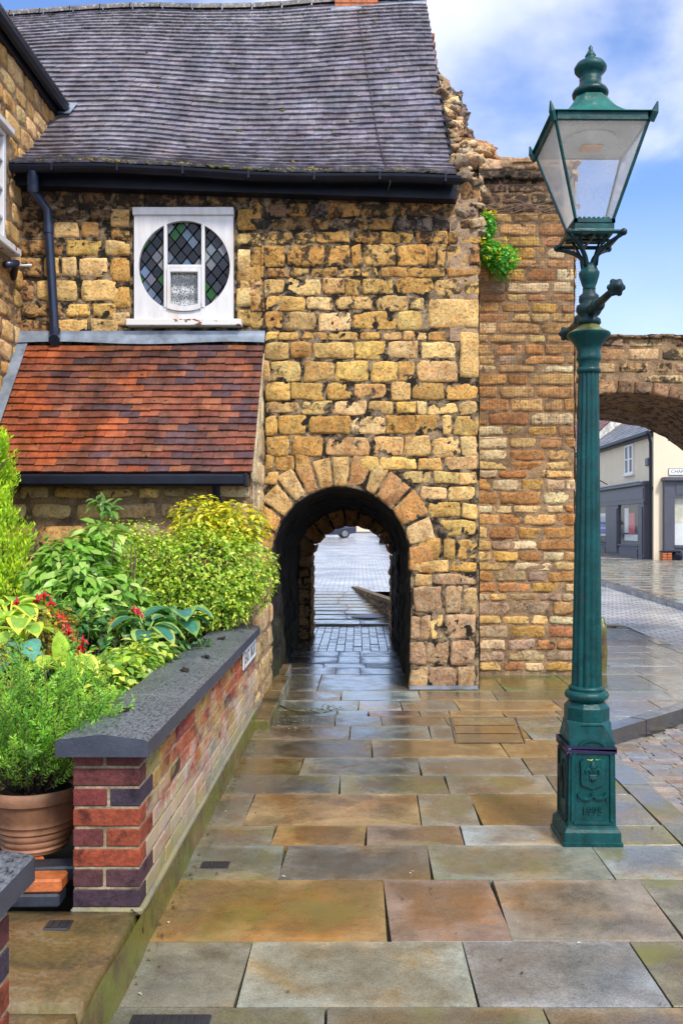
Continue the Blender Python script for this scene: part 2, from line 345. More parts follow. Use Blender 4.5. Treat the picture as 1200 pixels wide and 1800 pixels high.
    def rock(s, c, r, col, m=0, seed=0.0, seg=10, rings=7, amp=.28, rotz=0.0, tlt=.35):
        c = Vector(c); k = len(s.v); Rz = Matrix.Rotation(rotz, 3, 'Z')
        Rz = Rz @ Matrix.Rotation(tlt*math.sin(seed*7), 3, 'X') @ Matrix.Rotation(tlt*math.sin(seed*11), 3, 'Y'); seg = int(seg*1.5); rings = int(rings*1.5)
        def sg(t): return math.copysign(abs(t)**.45, t)
        for i in range(rings+1):
            th = math.pi*i/rings
            for j in range(seg):
                ph = 2*math.pi*j/seg
                d = Vector((sg(math.sin(th)*math.cos(ph)), sg(math.sin(th)*math.sin(ph)), sg(math.cos(th))))
                f = .92+amp*nz(d, 1.6, seed)+amp*.5*nz(d, 4, seed+9)+amp*.16*nz(d, 9, seed+3)
                s.v.append(c+Rz @ Vector((d.x*r[0]*f, d.y*r[1]*f, d.z*r[2]*f)))
        for i in range(rings):
            for j in range(seg):
                j2 = (j+1) % seg; s.face((k+i*seg+j, k+(i+1)*seg+j, k+(i+1)*seg+j2, k+i*seg+j2), col, m)
    def grid(s, fn, nu, nv, col=(1,1,1,1), m=0, skip=None):
        k = len(s.v)
        for j in range(nv+1):
            for i in range(nu+1): s.v.append(Vector(fn(i/nu, j/nv)))
        for j in range(nv):
            for i in range(nu):
                a = k+j*(nu+1)+i
                if skip and skip((s.v[a]+s.v[a+nu+2])/2): continue
                s.face((a, a+1, a+nu+2, a+nu+1), col, m)
    def stone(s, q, fr, thick, col, seed, k=.10, m=0, nu=8, nv=6, amp=.010, wob=.010, dz=0.0, tk=.012, pw=5):
        """one pillow-faced stone; q = 4 corners (u,v) ccw, fr = (origin, U, V, Nrm)"""
        O, U, V, W = fr
        def sp(n): return [math.copysign(1-(1-abs(t))**1.9, t) for t in (2*i/n-1 for i in range(n+1))]
        S, T = sp(nu), sp(nv); b = len(s.v)
        tilt = ((R.random()-.5)*tk, (R.random()-.5)*tk)
        for t in T:
            for u in S:
                us = u*math.sqrt(max(0, 1-k*2*t*t*.5)); ts = t*math.sqrt(max(0, 1-k*2*u*u*.5))
                a, c_ = (us+1)/2, (ts+1)/2
                x = (1-a)*(1-c_)*q[0][0]+a*(1-c_)*q[1][0]+a*c_*q[2][0]+(1-a)*c_*q[3][0]
                y = (1-a)*(1-c_)*q[0][1]+a*(1-c_)*q[1][1]+a*c_*q[2][1]+(1-a)*c_*q[3][1]
                p = Vector((x, y, seed)); e = max(abs(u), abs(t))
                x += wob*nz(p, 9, seed); y += wob*nz(p, 9, seed+31)
                h = thick*math.sqrt(max(0, 1-e**pw))+dz+amp*nz(p, 12, 3)*(1-e**6)*1.4+amp*.8*nz(p, 28, 5)*(1-e**6)+u*tilt[0]+t*tilt[1]
                if e > .999: h = -.012
                s.v.append(O+U*x+V*y+W*h)
        for j in range(nv):
            for i in range(nu):
                a = b+j*(nu+1)+i; s.face((a, a+1, a+nu+2, a+nu+1), col, m)
    def leaf(s, p, t, n, L, Wd, col, fold=.25):
        t = t.normalized(); sd = n.cross(t)
        if sd.length < 1e-5: sd = Vector((1,0,0))
        sd.normalize(); n = t.cross(sd)
        k = len(s.v)
        if L > .055:
            a, b = p+t*L*.30, p+t*L*.66-n*L*.03; w1 = sd*Wd*.46+n*Wd*fold; w1b = -sd*Wd*.46+n*Wd*fold; w2 = sd*Wd*.40+n*Wd*fold*.8; w2b = -sd*Wd*.40+n*Wd*fold*.8
            s.v.extend((p, a+w1, b+w2, p+t*L-n*L*.16, b+w2b, a+w1b, a, b))
            for q in ((0,6,1),(1,6,7,2),(2,7,3),(0,5,6),(5,4,7,6),(4,3,7)): s.face([k+i for i in q], col)
            return
        s.v.extend((p, p+t*L*.45+sd*Wd*.5+n*Wd*fold, p+t*L-n*L*.12, p+t*L*.45-sd*Wd*.5+n*Wd*fold, p+t*L*.5))
        for q in ((0,4,1),(1,4,2),(2,4,3),(3,4,0)): s.face([k+i for i in q], col)
    def build(s, name, mats, parent=None, base=None, smooth=True, auto=None):
        me = bpy.data.meshes.new(name)
        off = Vector(parent_loc(parent)) if parent else Vector(base or (0,0,0))
        me.from_pydata([tuple(v-off) for v in s.v], [], s.f)
        mats = mats if isinstance(mats, (list, tuple)) else [mats]
        for mm in mats: me.materials.append(M[mm])
        me.polygons.foreach_set('material_index', s.m)
        ca = me.color_attributes.new('col', 'FLOAT_COLOR', 'CORNER')
        buf = []
        for p, c in zip(me.polygons, s.c): buf.extend(list(c)*p.loop_total)
        ca.data.foreach_set('color', buf)
        if s.e:
            ea = me.attributes.new('edge', 'FLOAT', 'POINT')
            ea.data.foreach_set('value', [s.e.get(i, 0.0) for i in range(len(s.v))])
        if smooth: me.polygons.foreach_set('use_smooth', [True]*len(me.polygons))
        if auto is not None:
            try: me.set_sharp_from_angle(angle=math.radians(auto))
            except Exception: pass
        me.update()
        o = bpy.data.objects.new(name, me); C.objects.link(o)
        if parent: o.parent = parent
        else: o.location = off
        return o
def parent_loc(o):
    l = Vector((0,0,0))
    while o is not None: l += o.location; o = o.parent
    return l
def tag(o, label=None, cat=None, group=None, kind=None):
    for k, v in (('label', label), ('category', cat), ('group', group), ('kind', kind)):
        if v: o[k] = v
    return o
def thing(name, loc, label, cat, group=None):
    o = bpy.data.objects.new(name, None); C.objects.link(o); o.location = loc; o.empty_display_size = .2
    return tag(o, label, cat, group)
def copy_tree(o, parent=None):
    c = o.copy(); C.objects.link(c)
    if parent: c.parent = parent
    for ch in list(o.children): copy_tree(ch, c)
    return c
def text(name, body, size, mat, parent, loc, rot, extrude=.002, align='CENTER', sx=1.0):
    cu = bpy.data.curves.new(name, 'FONT'); cu.body = body; cu.size = size; cu.extrude = extrude; cu.align_x = align; cu.align_y = 'CENTER'
    cu.materials.append(M[mat]); tmp = bpy.data.objects.new(name, cu); me = bpy.data.meshes.new_from_object(tmp); bpy.data.objects.remove(tmp); o = bpy.data.objects.new(name, me); C.objects.link(o)
    o.parent = parent; o.location = Vector(loc)-parent_loc(parent); o.rotation_euler = rot; o.scale = (sx,1,1); return o
def jit(c, k=.12, hue=.05, a=None):
    f = 1+(R.random()*2-1)*k
    return (max(0,c[0]*f*(1+R.uniform(-hue,hue))), max(0,c[1]*f*(1+R.uniform(-hue,hue))), max(0,c[2]*f*(1+R.uniform(-hue,hue))), (c[3] if len(c) > 3 else 1.0) if a is None else a)
def clip(poly, a, b, c):              # keep a*x+b*y+c >= 0
    out = []
    for i in range(len(poly)):
        p, q = poly[i], poly[(i+1) % len(poly)]
        dp, dq = a*p[0]+b*p[1]+c, a*q[0]+b*q[1]+c
        if dp >= 0: out.append(p)
        if dp*dq < 0:
            t = dp/(dp-dq); out.append((p[0]+(q[0]-p[0])*t, p[1]+(q[1]-p[1])*t))
    return out
HONEY = [(.50,.325,.115), (.55,.38,.155), (.47,.285,.085), (.60,.43,.20), (.42,.25,.08), (.52,.35,.14), (.46,.31,.135), (.56,.37,.12)]
def rect(u0, u1, v0, v1): return [(u0,v0),(u1,v0),(u1,v1),(u0,v1)]
def courses(mb, fr, u0, u1, v0, v1, h=(.13,.24), w=(.2,.5), pal=HONEY, gap=.012, thick=.026, skip=None, stain=(.2,.6), m=0, amp=.010, k=.10, seed=1, wob=.01, var=.18, colf=None, nu=8, nv=6):
    rr = random.Random(seed); v = v0
    while v < v1-.04:
        hh = min(rr.uniform(*h), v1-v)
        if v1-(v+hh) < h[0]*.6: hh = v1-v
        u = u0
        while u < u1-.02:
            ww = min(rr.uniform(*w), u1-u)
            if u1-(u+ww) < w[0]*.5: ww = u1-u
            jt = [rr.uniform(-gap*.5, gap*.5) for _ in range(8)]
            q = [(u+gap+jt[0], v+gap+jt[1]), (u+ww-gap+jt[2], v+gap+jt[3]), (u+ww-gap+jt[4], v+hh-gap+jt[5]), (u+gap+jt[6], v+hh-gap+jt[7])]
            if not (skip and skip(u+ww/2, v+hh/2, ww, hh)):
                c = jit(rr.choice(pal), var, .05, rr.uniform(*stain))
                if colf: c = colf(u+ww/2, v+hh/2, c)
                mb.stone(q, fr, thick*rr.uniform(.7,1.3), c, rr.uniform(0,99), k=k*rr.uniform(.4,1.6), m=m, amp=amp, wob=wob, nu=nu, nv=nv)
            u += ww
        v += hh
def backing(mb, fr, u0, u1, v0, v1, m=1, res=.05, amp=.010, skip=None, dz=.006):
    O, U, V, W = fr; nu = max(1, int((u1-u0)/res)); nv = max(1, int((v1-v0)/res)); k = len(mb.v)
    def uv(i, j): return u0+(u1-u0)*i/nu, v0+(v1-v0)*j/nv
    for j in range(nv+1):
        for i in range(nu+1):
            u, v = uv(i, j); mb.v.append(O+U*u+V*v+W*(dz+amp*nz((u,v,0), 7, 2)+amp*nz((u,v,0), 19, 8)+amp*.6*nz((u,v,0), 45, 5)))
    for j in range(nv):
        for i in range(nu):
            u, v = uv(i+.5, j+.5)
            if skip and skip(u, v): continue
            a = k+j*(nu+1)+i; mb.face((a, a+1, a+nu+2, a+nu+1), (.5,.5,.5,.5), m)
X_, Y_, Z_ = Vector((1,0,0)), Vector((0,1,0)), Vector((0,0,1))
# ================================================================== SETTING
YF = 8.72                                        # front face of the stone house
def gz(Y): return 0.0 if Y < 13.2 else min(.017*(Y-13.2), .95)
mb = MB(); ys = [-60,-10,0,13.2,15,17,20,25,30,40,50,60,75,120,400]; xs = [-400,-60,-20,-8,0,8,20,60,400]
for i in range(len(xs)-1):
    for j in range(len(ys)-1):
        mb.poly([(xs[i],ys[j],gz(ys[j])-.17),(xs[i+1],ys[j],gz(ys[j])-.17),(xs[i+1],ys[j+1],gz(ys[j+1])-.17),(xs[i],ys[j+1],gz(ys[j+1])-.17)])
tag(mb.build('ground', 'ground_earth', smooth=False), kind='structure')

# ---- pavement slabs: rows read off the place, each slab its own block
PCOL = [(.155,.135,.095), (.175,.15,.105), (.14,.125,.095), (.18,.135,.08), (.165,.155,.12), (.145,.115,.07), (.18,.165,.13)]
ORG = (.20,.125,.05); RED = (.19,.125,.09); GRY = (.24,.235,.21); TAN = (.26,.17,.075)
rows = [  # y far, y near, joints (x), special colours by column
 (1770,1880,[572,975,1320],{}), (1655,1770,[430,825,1140,1330],{1:(.20,.185,.15),2:(.20,.19,.17)}),
 (1546,1655,[678,880,1160],{0:ORG,1:RED,2:(.19,.15,.11)}), (1486,1546,[497,755,1058],{3:(.20,.20,.17)}),
 (1451,1486,[481,643,812,1075],{1:ORG,2:RED,3:GRY,4:(.22,.17,.05)}), (1396,1451,[438,736,835,1000],{1:TAN,3:ORG}),
 (1363,1396,[597,785],{}), (1332,1363,[530,737,925],{0:ORG}), (1300,1332,[653,884,1000],{1:TAN,2:ORG}),
 (1276,1300,[615,755,800,924],{3:ORG}), (1259,1276,[589,670,784,895,985],{}), (1249,1259,[592,647,737,790,883,980],{2:RED,4:TAN}),
 (1231,1249,[630,705,802,980],{1:GRY,3:TAN}), (1215,1231,[600,737,869,1010],{1:GRY}), (1196,1215,[560,735,880,1000],{2:(.13,.12,.05),3:(.12,.13,.045),4:(.12,.12,.05)})]
GAP = .0035
LA = (1.80, 6.72); LB = (2.82, 7.69)             # kerb line of the dropped setts
ldx, ldy = LB[0]-LA[0], LB[1]-LA[1]; lk = math.hypot(ldx, ldy)
def slab(mb, poly, col, top=0.0, thick=.06, m=0):
    if len(poly) < 3: return
    big = min(math.hypot(poly[i][0]-poly[i-1][0], poly[i][1]-poly[i-1][1]) for i in range(len(poly))) > .16
    cx = sum(p[0] for p in poly)/len(poly); cy = sum(p[1] for p in poly)/len(poly)
    dz = R.uniform(-.0012,.0012); tx, ty = R.uniform(-.003,.003), R.uniform(-.003,.003)
    def zz(p): return top+dz+(p[0]-cx)*tx+(p[1]-cy)*ty
    n = len(poly); k = len(mb.v); e = .0009
    for p in poly: mb.v.append(Vector((p[0],p[1],top-thick)))
    for p in poly: mb.v.append(Vector((p[0],p[1],zz(p)-e)))
    for p in poly:
        d = math.hypot(cx-p[0], cy-p[1]) or 1; mb.v.append(Vector((p[0]+(cx-p[0])/d*e, p[1]+(cy-p[1])/d*e, zz(p))))
    for i in range(n):
        j = (i+1) % n
        mb.face((k+i,k+j,k+n+j,k+n+i), col, m); mb.face((k+n+i,k+n+j,k+2*n+j,k+2*n+i), col, m)
    if not big: mb.face([k+2*n+i for i in range(n)], col, m); return
    for i in range(n, 3*n): mb.e[k+i] = 1.0
    prev = k+2*n
    for fr_, ev in ((.045, .62), (.13, .12)):
        b = len(mb.v)
        for p in poly:
            d = math.hypot(cx-p[0], cy-p[1]) or 1; t = min(.6, fr_/d*1.6); q = (p[0]+(cx-p[0])*t, p[1]+(cy-p[1])*t)
            mb.e[len(mb.v)] = ev; mb.v.append(Vector((q[0],q[1],zz(q))))
        for i in range(n): j = (i+1) % n; mb.face((prev+i,prev+j,b+j,b+i), col, m)
        prev = b
    mb.face([prev+i for i in range(n)], col, m)
pv = MB()
cover = (flr(790,1262), flr(905,1262), flr(922,1307), flr(800,1307))
for (y0, y1, js, sp) in rows:
    Ya, Yb = F*EYE/(y1-HY), F*EYE/(y0-HY); Ym = (Ya+Yb)/2; ym = HY+F*EYE/Ym
    xr = 1.62 if Ym < 6.6 else 4.05
    xj = [-.85]+[(x-HX)*EYE/(ym-HY) for x in js]
    if y0 == 1196: Yb = 9.52
    while xj[-1] < xr-.35: xj.append(xj[-1]+R.uniform(.5,.95))
    xj = [x for x in xj if x < xr-.12]+[xr]
    for i in range(len(xj)-1):
        t = R.uniform(-.008,.008); g2 = GAP*R.uniform(.6,1.5)
        p = [(xj[i]+g2-t, Ya+GAP), (xj[i+1]-g2-t, Ya+GAP), (xj[i+1]-g2+t, Yb-GAP), (xj[i]+g2+t, Yb-GAP)]
        if Ym > 6.1 and xr > 2: p = clip(p, -ldy/lk, ldx/lk, (ldy*LA[0]-ldx*LA[1])/lk-.14)
        base = sp.get(i) or R.choice(PCOL); near_wall = .42 if i == 0 and Ym < 6 else (.0 if R.random() < .75 else .4)
        if y0 >= 1486 and i == 3: near_wall = .7
        slab(pv, p, jit(base, .10, .04, near_wall))
Y = 9.52                                           # beyond the pillar, right-hand pavement
while Y < 13.8:
    h = R.uniform(.42,.62); x = 1.3
    while x < 4.0:
        w = R.uniform(.55,1.0); x1 = min(x+w, 4.05)
        ye = min(Y+h, 14.0); slab(pv, [(x+GAP,Y+GAP),(x1-GAP,Y+GAP),(x1-GAP,ye-GAP),(x+GAP,ye-GAP)], jit(R.choice(PCOL), .12, .04, .2)); x = x1
    Y += h
for (a, b, z) in ((-.85,1.62,-.028),):
    pv.poly([(-.85,1.2,z),(1.62,1.2,z),(1.62,6.9,z),(-.85,6.9,z)], (1,1,1,1), 1)
pv.poly([(-.85,6.9,-.029),(1.62,6.9,-.029),(LB[0]-.05,LB[1]+.12,-.029),(4.05,8.95,-.029),(4.05,14,-.029),(-.85,14,-.029)], (1,1,1,1), 1)
tag(pv.build('pavement', ['wet_slab','joint_dirt'], smooth=False), kind='structure')

# ---- kerb: flush run beside the setts, raised run along the notch, kerbs of the far road
kb = MB(); Y = 2.4
while Y < 6.45:
    L = R.uniform(.6,.95); slab(kb, [(1.628,Y+.006),(1.80,Y+.006),(1.80,min(Y+L,6.55)-.006),(1.628,min(Y+L,6.55)-.006)], jit((.17,.15,.11), .12, .04, .5), .002, .16); Y += L
d = 0.0; total = 2.9
while d < total:
    L = R.uniform(.55,.9); e = min(d+L, total)
    ax, ay = LA[0]+ldx/lk*d, LA[1]+ldy/lk*d; bx, by = LA[0]+ldx/lk*(e-.01), LA[1]+ldy/lk*(e-.01); nx, ny = -ldy/lk*.14, ldx/lk*.14
    slab(kb, [(ax,ay),(bx,by),(bx+nx,by+ny),(ax+nx,ay+ny)], jit((.045,.043,.045), .12, .04, .1), .012, .2); d = e
for (xa, Y0, Y1, zt) in ((4.06, 9.1, 13.9, .0), (5.95, 9.5, 30.5, .13)):
    Y = Y0
    while Y < Y1:
        z = gz(Y)+zt; slab(kb, [(xa,Y+.005),(xa+.16,Y+.005),(xa+.16,Y+.945),(xa,Y+.945)], jit((.12,.11,.095), .15, .03, .2), z, .25); Y += .95
tag(kb.build('kerb', 'wet_slab', smooth=False), kind='structure')

# ---- setts of the side drive, every stone modelled
st = MB(); Y = 3.2
def sett_z(x, y): return -.022-.10*max(0, min(1, (y-4.2)/3))
SCOL = [(.30,.25,.225),(.33,.265,.22),(.26,.245,.24),(.28,.225,.18),(.36,.305,.26),(.23,.225,.225)]
while Y < 7.9:
    h = R.uniform(.085,.125); x = 1.815+R.uniform(-.06,0)
    while x < 4.0:
        w = R.uniform(.13,.24); xa = max(x, 1.81)
        if (-ldy*(xa+w-LA[0])+ldx*(Y+h-LA[1]))/lk < -.02 and x+w-xa > .05:
            z = sett_z(x, Y)+R.uniform(-.002,.002)
            a_ = lambda s: R.uniform(-s, s)
            slab(st, [(xa+.005+a_(.006),Y+.008+a_(.005)),(xa+w*.5,Y+.003+a_(.006)),(x+w-.005+a_(.006),Y+.008+a_(.005)),(x+w-.002,Y+h*.5),(x+w-.005+a_(.006),Y+h-.008+a_(.005)),(xa+w*.5,Y+h-.003+a_(.006)),(xa+.005+a_(.006),Y+h-.008+a_(.005)),(xa+.002,Y+h*.5)], jit(R.choice(SCOL), .2, .04, .1), z, .03)
        x += w
    Y += h
st.grid(lambda u, v: (1.80+2.3*u, 3.0+5.6*v, sett_z(0, 3.0+5.6*v)-.009), 2, 12, (1,1,1,1), 1, skip=lambda p: (-ldy*(p.x-LA[0])+ldx*(p.y-LA[1]))/lk > .75)
tag(st.build('sett_drive', ['wet_sett','joint_sand'], smooth=False), kind='structure')

# ---- wet cobbled road, far pavement and side-street ground
rd = MB(); kb2 = MB()
rd.grid(lambda u, v: (-16+22*u, 20+60*v, gz(20+60*v)+.004), 6, 30)
rd.grid(lambda u, v: (.92+5.03*u, 14+6*v, gz(14+6*v)+.004), 2, 8)
rd.grid(lambda u, v: (4.22+1.73*u, 8.5+5.51*v, -.01+.0285*v**4), 2, 12)
tag(rd.build('cobbled_road', 'wet_cobble_road'), kind='structure')
kx = .95
while kx < 4.1: slab(kb2, [(kx+.005,14.0),(kx+.8,14.0),(kx+.8,14.2),(kx+.005,14.2)], jit((.2,.18,.14), .1, .03, .1), .028, .25); kx += .81
kb2.build('kerb', 'wet_slab', smooth=False)['kind'] = 'structure'
fp = MB(); Y = 9.5
while Y < 30.4:
    h = .75; x = 6.12
    while x < 10.4:
        w = R.uniform(.7,1.1); slab(fp, [(x+.008,Y+.008),(min(x+w,10.45)-.008,Y+.008),(min(x+w,10.45)-.008,Y+h-.008),(x+.008,Y+h-.008)], jit((.22,.20,.16), .15, .04, .1), gz(Y)+.125, .2); x += w
    Y += h
Y = 30.5
while Y < 52:
    slab(fp, [(8.8,Y+.01),(10.5,Y+.01),(10.5,Y+.89),(8.8,Y+.89)], jit((.22,.20,.16), .12, .03, .1), gz(Y)+.10, .2); Y += .9
slab(fp, [(6.1,30.5),(22,30.5),(22,31.5),(6.1,31.5)], (.2,.18,.15,.1), gz(30)+.13, .2)
tag(fp.build('far_pavement', 'wet_slab', smooth=False), kind='structure')

# ---- footway inside and beyond the passage
tn = MB(); Y = 9.53
for (Ya, Yb) in ((9.53,9.98),(9.98,10.3),(10.3,10.85),(10.85,11.3)):
    xs = [-.86]+sorted(R.uniform(-.5,.3) for _ in range(2))+[.52]
    xs = [-.86,-.25,.02,.52] if R.random() < .5 else [-.86,-.4,.08,.52]
    for i in range(3): slab(tn, [(xs[i]+GAP,Ya+GAP),(xs[i+1]-GAP,Ya+GAP),(xs[i+1]-GAP,Yb-GAP),(xs[i]+GAP,Yb-GAP)], jit((.13,.12,.11), .15, .03, .0), 0)
Y = 11.3
while Y < 14.2:
    x = -.86; off = .0
    while x < .9:
        slab(tn, [(x+.005,Y+.005),(x+.108,Y+.005),(x+.108,Y+.225),(x+.005,Y+.225)], jit((.16,.15,.135), .25, .04, .0), R.uniform(-.003,.003), .04); x += .113
    Y += .23
Y = 14.2
while Y < 19.8:
    h = R.uniform(.55,.75); x = -2.6+R.uniform(-.4,0); xm = .62-(Y-14.6)*.115
    while x < xm:
        w = R.uniform(.6,1.0); x1 = min(x+w, xm)
        slab(tn, [(x+GAP,Y+GAP),(x1-GAP,Y+GAP),(x1-GAP,Y+h-GAP),(x+GAP,Y+h-GAP)], jit(R.choice(PCOL), .15, .04, .05), gz(Y+h/2)+.005); x = x1
    Y += h
tn.poly([(-.86,9.5,-.03),(.92,9.5,-.03),(.92,14.2,-.03),(-.86,14.2,-.03)], (1,1,1,1), 1)
tag(tn.build('footway', ['wet_slab','joint_dirt'], smooth=False), kind='structure')

# ---- stone path / plinth at the gate, soil bed behind the garden wall
pl = MB()
def plinth(y0, y1, x0, x1, z):
    pl.stone(rect(x0+.006, x1, y0+.006, y1-.006), (Vector((0,0,0)), X_, Y_, Z_), .02, (1,1,1,1), R.uniform(0,50), k=.02, nu=10, nv=10, amp=.006, wob=.004, dz=z-.02)
    n = 14
    pl.grid(lambda u, v: (x1+.012*nz((y0+(y1-y0)*u, v, 0), 5, 4)+.012*(1-v), y0+(y1-y0)*u, (z-.006)*v), n, 4)
Y = -.3
for L in (1.25,1.1,.62,.7): plinth(Y, Y+L, -1.9, -.816, .152); Y += L
for Y in (.2,1.2,2.1,2.75):                        # second row of path stones further in
    plinth(Y, Y+.95, -3.0, -1.9, .146)
Y = 3.34
while Y < 7.0:
    pl.grid(lambda u, v: (-.806-.010*v+.008*nz((Y+.6*u, v, 0), 6, 4), Y+.6*u, .125*v), 8, 3)
    pl.poly([(-.816,Y,.125),(-.816,Y+.6,.125),(-.86,Y+.6,.15),(-.86,Y,.15)]); Y += .6
tag(pl.build('stone_path', 'mossy_stone'), kind='structure')
sb = MB(); sb.grid(lambda u, v: (-6+4.92*u, 3.45+4.5*v, .2+.06*nz((u*6, v*6, 0), 1.3, 2)), 24, 24)
tag(sb.build('soil_bed', 'soil'), kind='structure')
ek = MB()   # mossy edging stones at the left foot of the passage
for (y0, y1, x1) in ((6.95,7.5,-.70),(7.5,8.2,-.695),(8.2,9.0,-.70),(9.0,9.8,-.74)):
    ek.box((-.87,y0+.005,-.05),(x1,y1-.005,.075), bev=.012)
tag(ek.build('edging_kerb', 'mossy_stone', smooth=False), kind='structure')

# ================================================================== THE STONE HOUSE
house = thing('stone_house', (0,YF,0), 'old honey-stone house with purple tiled roof, round white window and arched passage through it', 'house')
FR = (Vector((0,YF,0)), X_, Z_, -Y_)
XC, HW, ZS = -.175, .665, 1.30                     # passage arch: centre, half width, spring height
def wx(x, Y=YF): return (x-HX)*Y/F
def wz(y, Y=YF): return EYE-(y-HY)*Y/F
WX0, WX1, WZ0, WZ1 = wx(233), wx(410), wz(574), wz(363)
def in_arch(u, v, e=0.0):
    if abs(u-XC) > HW+e: return False
    return v < ZS or math.hypot(u-XC, v-ZS) < HW+e
fw = MB()
T = [ # facade courses right of the lean-to: crop-space rows (v0, v1, joints)
 (0,8,100,[0,150,330,560,750,950,1045,1145]), (0,104,178,[0,60,92,188,290,385,440,555,757,960,1045,1145]), (0,183,247,[0,95,310,400,530,590,715,830,925,1000,1045,1150]),
 (0,250,312,[0,75,222,325,508,652,828,910,985,1035,1155]), (0,313,428,[5,176,375,505,562,733,888,932,980,1090,1155]),
 (0,430,478,[0,80,195,300,440,560,645,790,982,1148]), (0,480,572,[0,60,175,352,472,555,728,925,1070,1148]),
 (0,574,648,[0,70,282,424,622,790,872]), (0,650,748,[0,70,168,333,510,737,868]), (0,752,798,[72,140,248,384,548,660,756,890,985]),
 (0,800,892,[72,198,310,520,680,845,1032]), (0,895,1005,[72,100,262,424,600,740,825,1040]), (0,1006,1098,[70,202,375,517,695,810,978,1142]),
 (0,1100,1167,[70,250,408,585,722,835,890,1045,1142]), (0,1170,1275,[70,135,288,500,680,955,1010,1142]), (0,1277,1382,[70,202,370,602,768,904,1056,1142]),
 (440,107,193,[68,120,222,320]), (440,120,193,[525,645,835,966,1142]), (440,197,262,[68,140]), (440,197,262,[752,908,1050,1142]), (440,265,346,[848,988,1140]), (440,350,432,[888,1056,1140]),
 (440,438,524,[936,1138]), (440,530,643,[822,956,1030,1138]), (440,646,704,[820,1000,1136]), (440,706,766,[820,908,1134]),
 (440,770,908,[814,968,1064,1134]), (440,911,1040,[806,850,900,966,1132]), (440,1043,1170,[800,880,1000,1132]), (440,1172,1288,[796,890,1030,1132])]
for (vo, a, b, js) in T:
    yo = 320 if vo == 0 else 760
    for i in range(len(js)-1):
        xa, xb = 440+js[i]/2.857, 440+js[i+1]/2.857; ya, yb = yo+a/2.857, yo+b/2.857
        u0, u1, v0, v1 = wx(xa), wx(xb), wz(yb), wz(ya); gp = .002; t = [R.uniform(-.016,.016) for _ in range(8)]
        q = [(u0+gp+t[0],v0+gp+t[1]),(u1-gp+t[2],v0+gp+t[3]),(u1-gp+t[4],v1-gp+t[5]),(u0+gp+t[6],v1-gp+t[7])]
        yy = (ya+yb)/2; big = (u1-u0) > .35
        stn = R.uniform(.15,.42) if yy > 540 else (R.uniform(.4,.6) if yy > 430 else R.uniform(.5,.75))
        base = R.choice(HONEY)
        if yy < 400: base = R.choice([(.24,.135,.06),(.19,.12,.07),(.33,.18,.06),(.16,.12,.09)])  # top courses darker: soot and eave shade both put into the stone colour
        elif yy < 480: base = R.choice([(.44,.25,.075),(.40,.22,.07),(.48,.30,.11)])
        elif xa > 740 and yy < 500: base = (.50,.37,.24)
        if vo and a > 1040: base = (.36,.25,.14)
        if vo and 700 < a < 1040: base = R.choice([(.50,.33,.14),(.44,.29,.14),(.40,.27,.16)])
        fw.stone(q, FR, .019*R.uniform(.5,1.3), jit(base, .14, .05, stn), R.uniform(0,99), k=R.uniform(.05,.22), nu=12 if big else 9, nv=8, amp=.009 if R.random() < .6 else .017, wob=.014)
for (x0,y0,x1,y1) in ((750,524,842,580),(806,581,842,667)):     # the two big quoins
    fw.stone(rect(wx(x0)+.008, wx(x1)-.004, wz(y1)+.008, wz(y0)-.008), FR, .028, (.55,.37,.15,.12), R.random()*50, k=.06, nu=14, nv=10, amp=.012)
# voussoirs of the passage arch
VA = [(-12,9),(9,25),(25,43),(43,60),(60,71),(71,84),(84,96),(96,108),(108,119),(119,131),(131,146),(146,160),(160,176),(176,190)]
for i, (a0, a1) in enumerate(VA):
    ro = HW+.05+R.uniform(.21,.30); ri = HW+.012
    if a0 > 150: ro = HW+.16
    def pt(r, a): return (XC+r*math.cos(math.radians(a)), ZS-.0+r*math.sin(math.radians(a))*1.02)
    g_ = .45
    q = [pt(ri,a1-g_*1.3), pt(ri,a0+g_*1.3), pt(ro,a0+g_), pt(ro,a1-g_)]
    fw.stone(q, FR, .020, jit(R.choice([(.50,.33,.15),(.46,.29,.12),(.52,.36,.18),(.44,.26,.11),(.48,.27,.10)]), .12, .04, R.uniform(.1,.35)), R.uniform(0,99), k=.06, nu=9, nv=9, amp=.010)
def ringf(u, v):
    a = math.radians(-2+184*u); r = HW+.004+.10*v; return (XC+r*math.cos(a), YF-.009, ZS+r*1.02*math.sin(a))
fw.grid(ringf, 60, 1, (.5,.5,.5,.5), 1)
# left part round the window, and strip above the garden wall
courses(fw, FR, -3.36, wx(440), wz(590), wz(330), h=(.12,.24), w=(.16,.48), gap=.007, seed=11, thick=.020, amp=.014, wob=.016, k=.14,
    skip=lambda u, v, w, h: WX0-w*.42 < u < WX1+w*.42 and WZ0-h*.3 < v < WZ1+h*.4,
    colf=lambda u, v, c: (jit((.22,.13,.065), .2, .05, .7) if v > wz(392) else ((jit((.32,.19,.08), .2, .05, .6)) if u < wx(90) else c)), stain=(.15,.5))  # stones under the eave browned: soot plus painted eave shade
courses(fw, FR, WX1+.02, wx(462), wz(575), wz(365), h=(.13,.24), w=(.16,.3), seed=12, thick=.022, amp=.014, wob=.014)
courses(fw, FR, WX0-.22, WX0-.01, wz(575), wz(365), h=(.13,.26), w=(.18,.24), seed=13, thick=.022, amp=.014, wob=.014)
courses(fw, FR, -.97, -.855, .05, 1.25, h=(.16,.3), w=(.1,.14), seed=14, thick=.02, colf=lambda u, v, c: jit((.33,.24,.13), .2, .05, .5))
backing(fw, FR, -3.36, 1.185, -.05, 5.0, m=1, res=.024, dz=.005, amp=.009, skip=lambda u, v: in_arch(u, v, .03) or (WX0+.1 < u < WX1-.1 and WZ0+.12 < v < WZ1-.12))
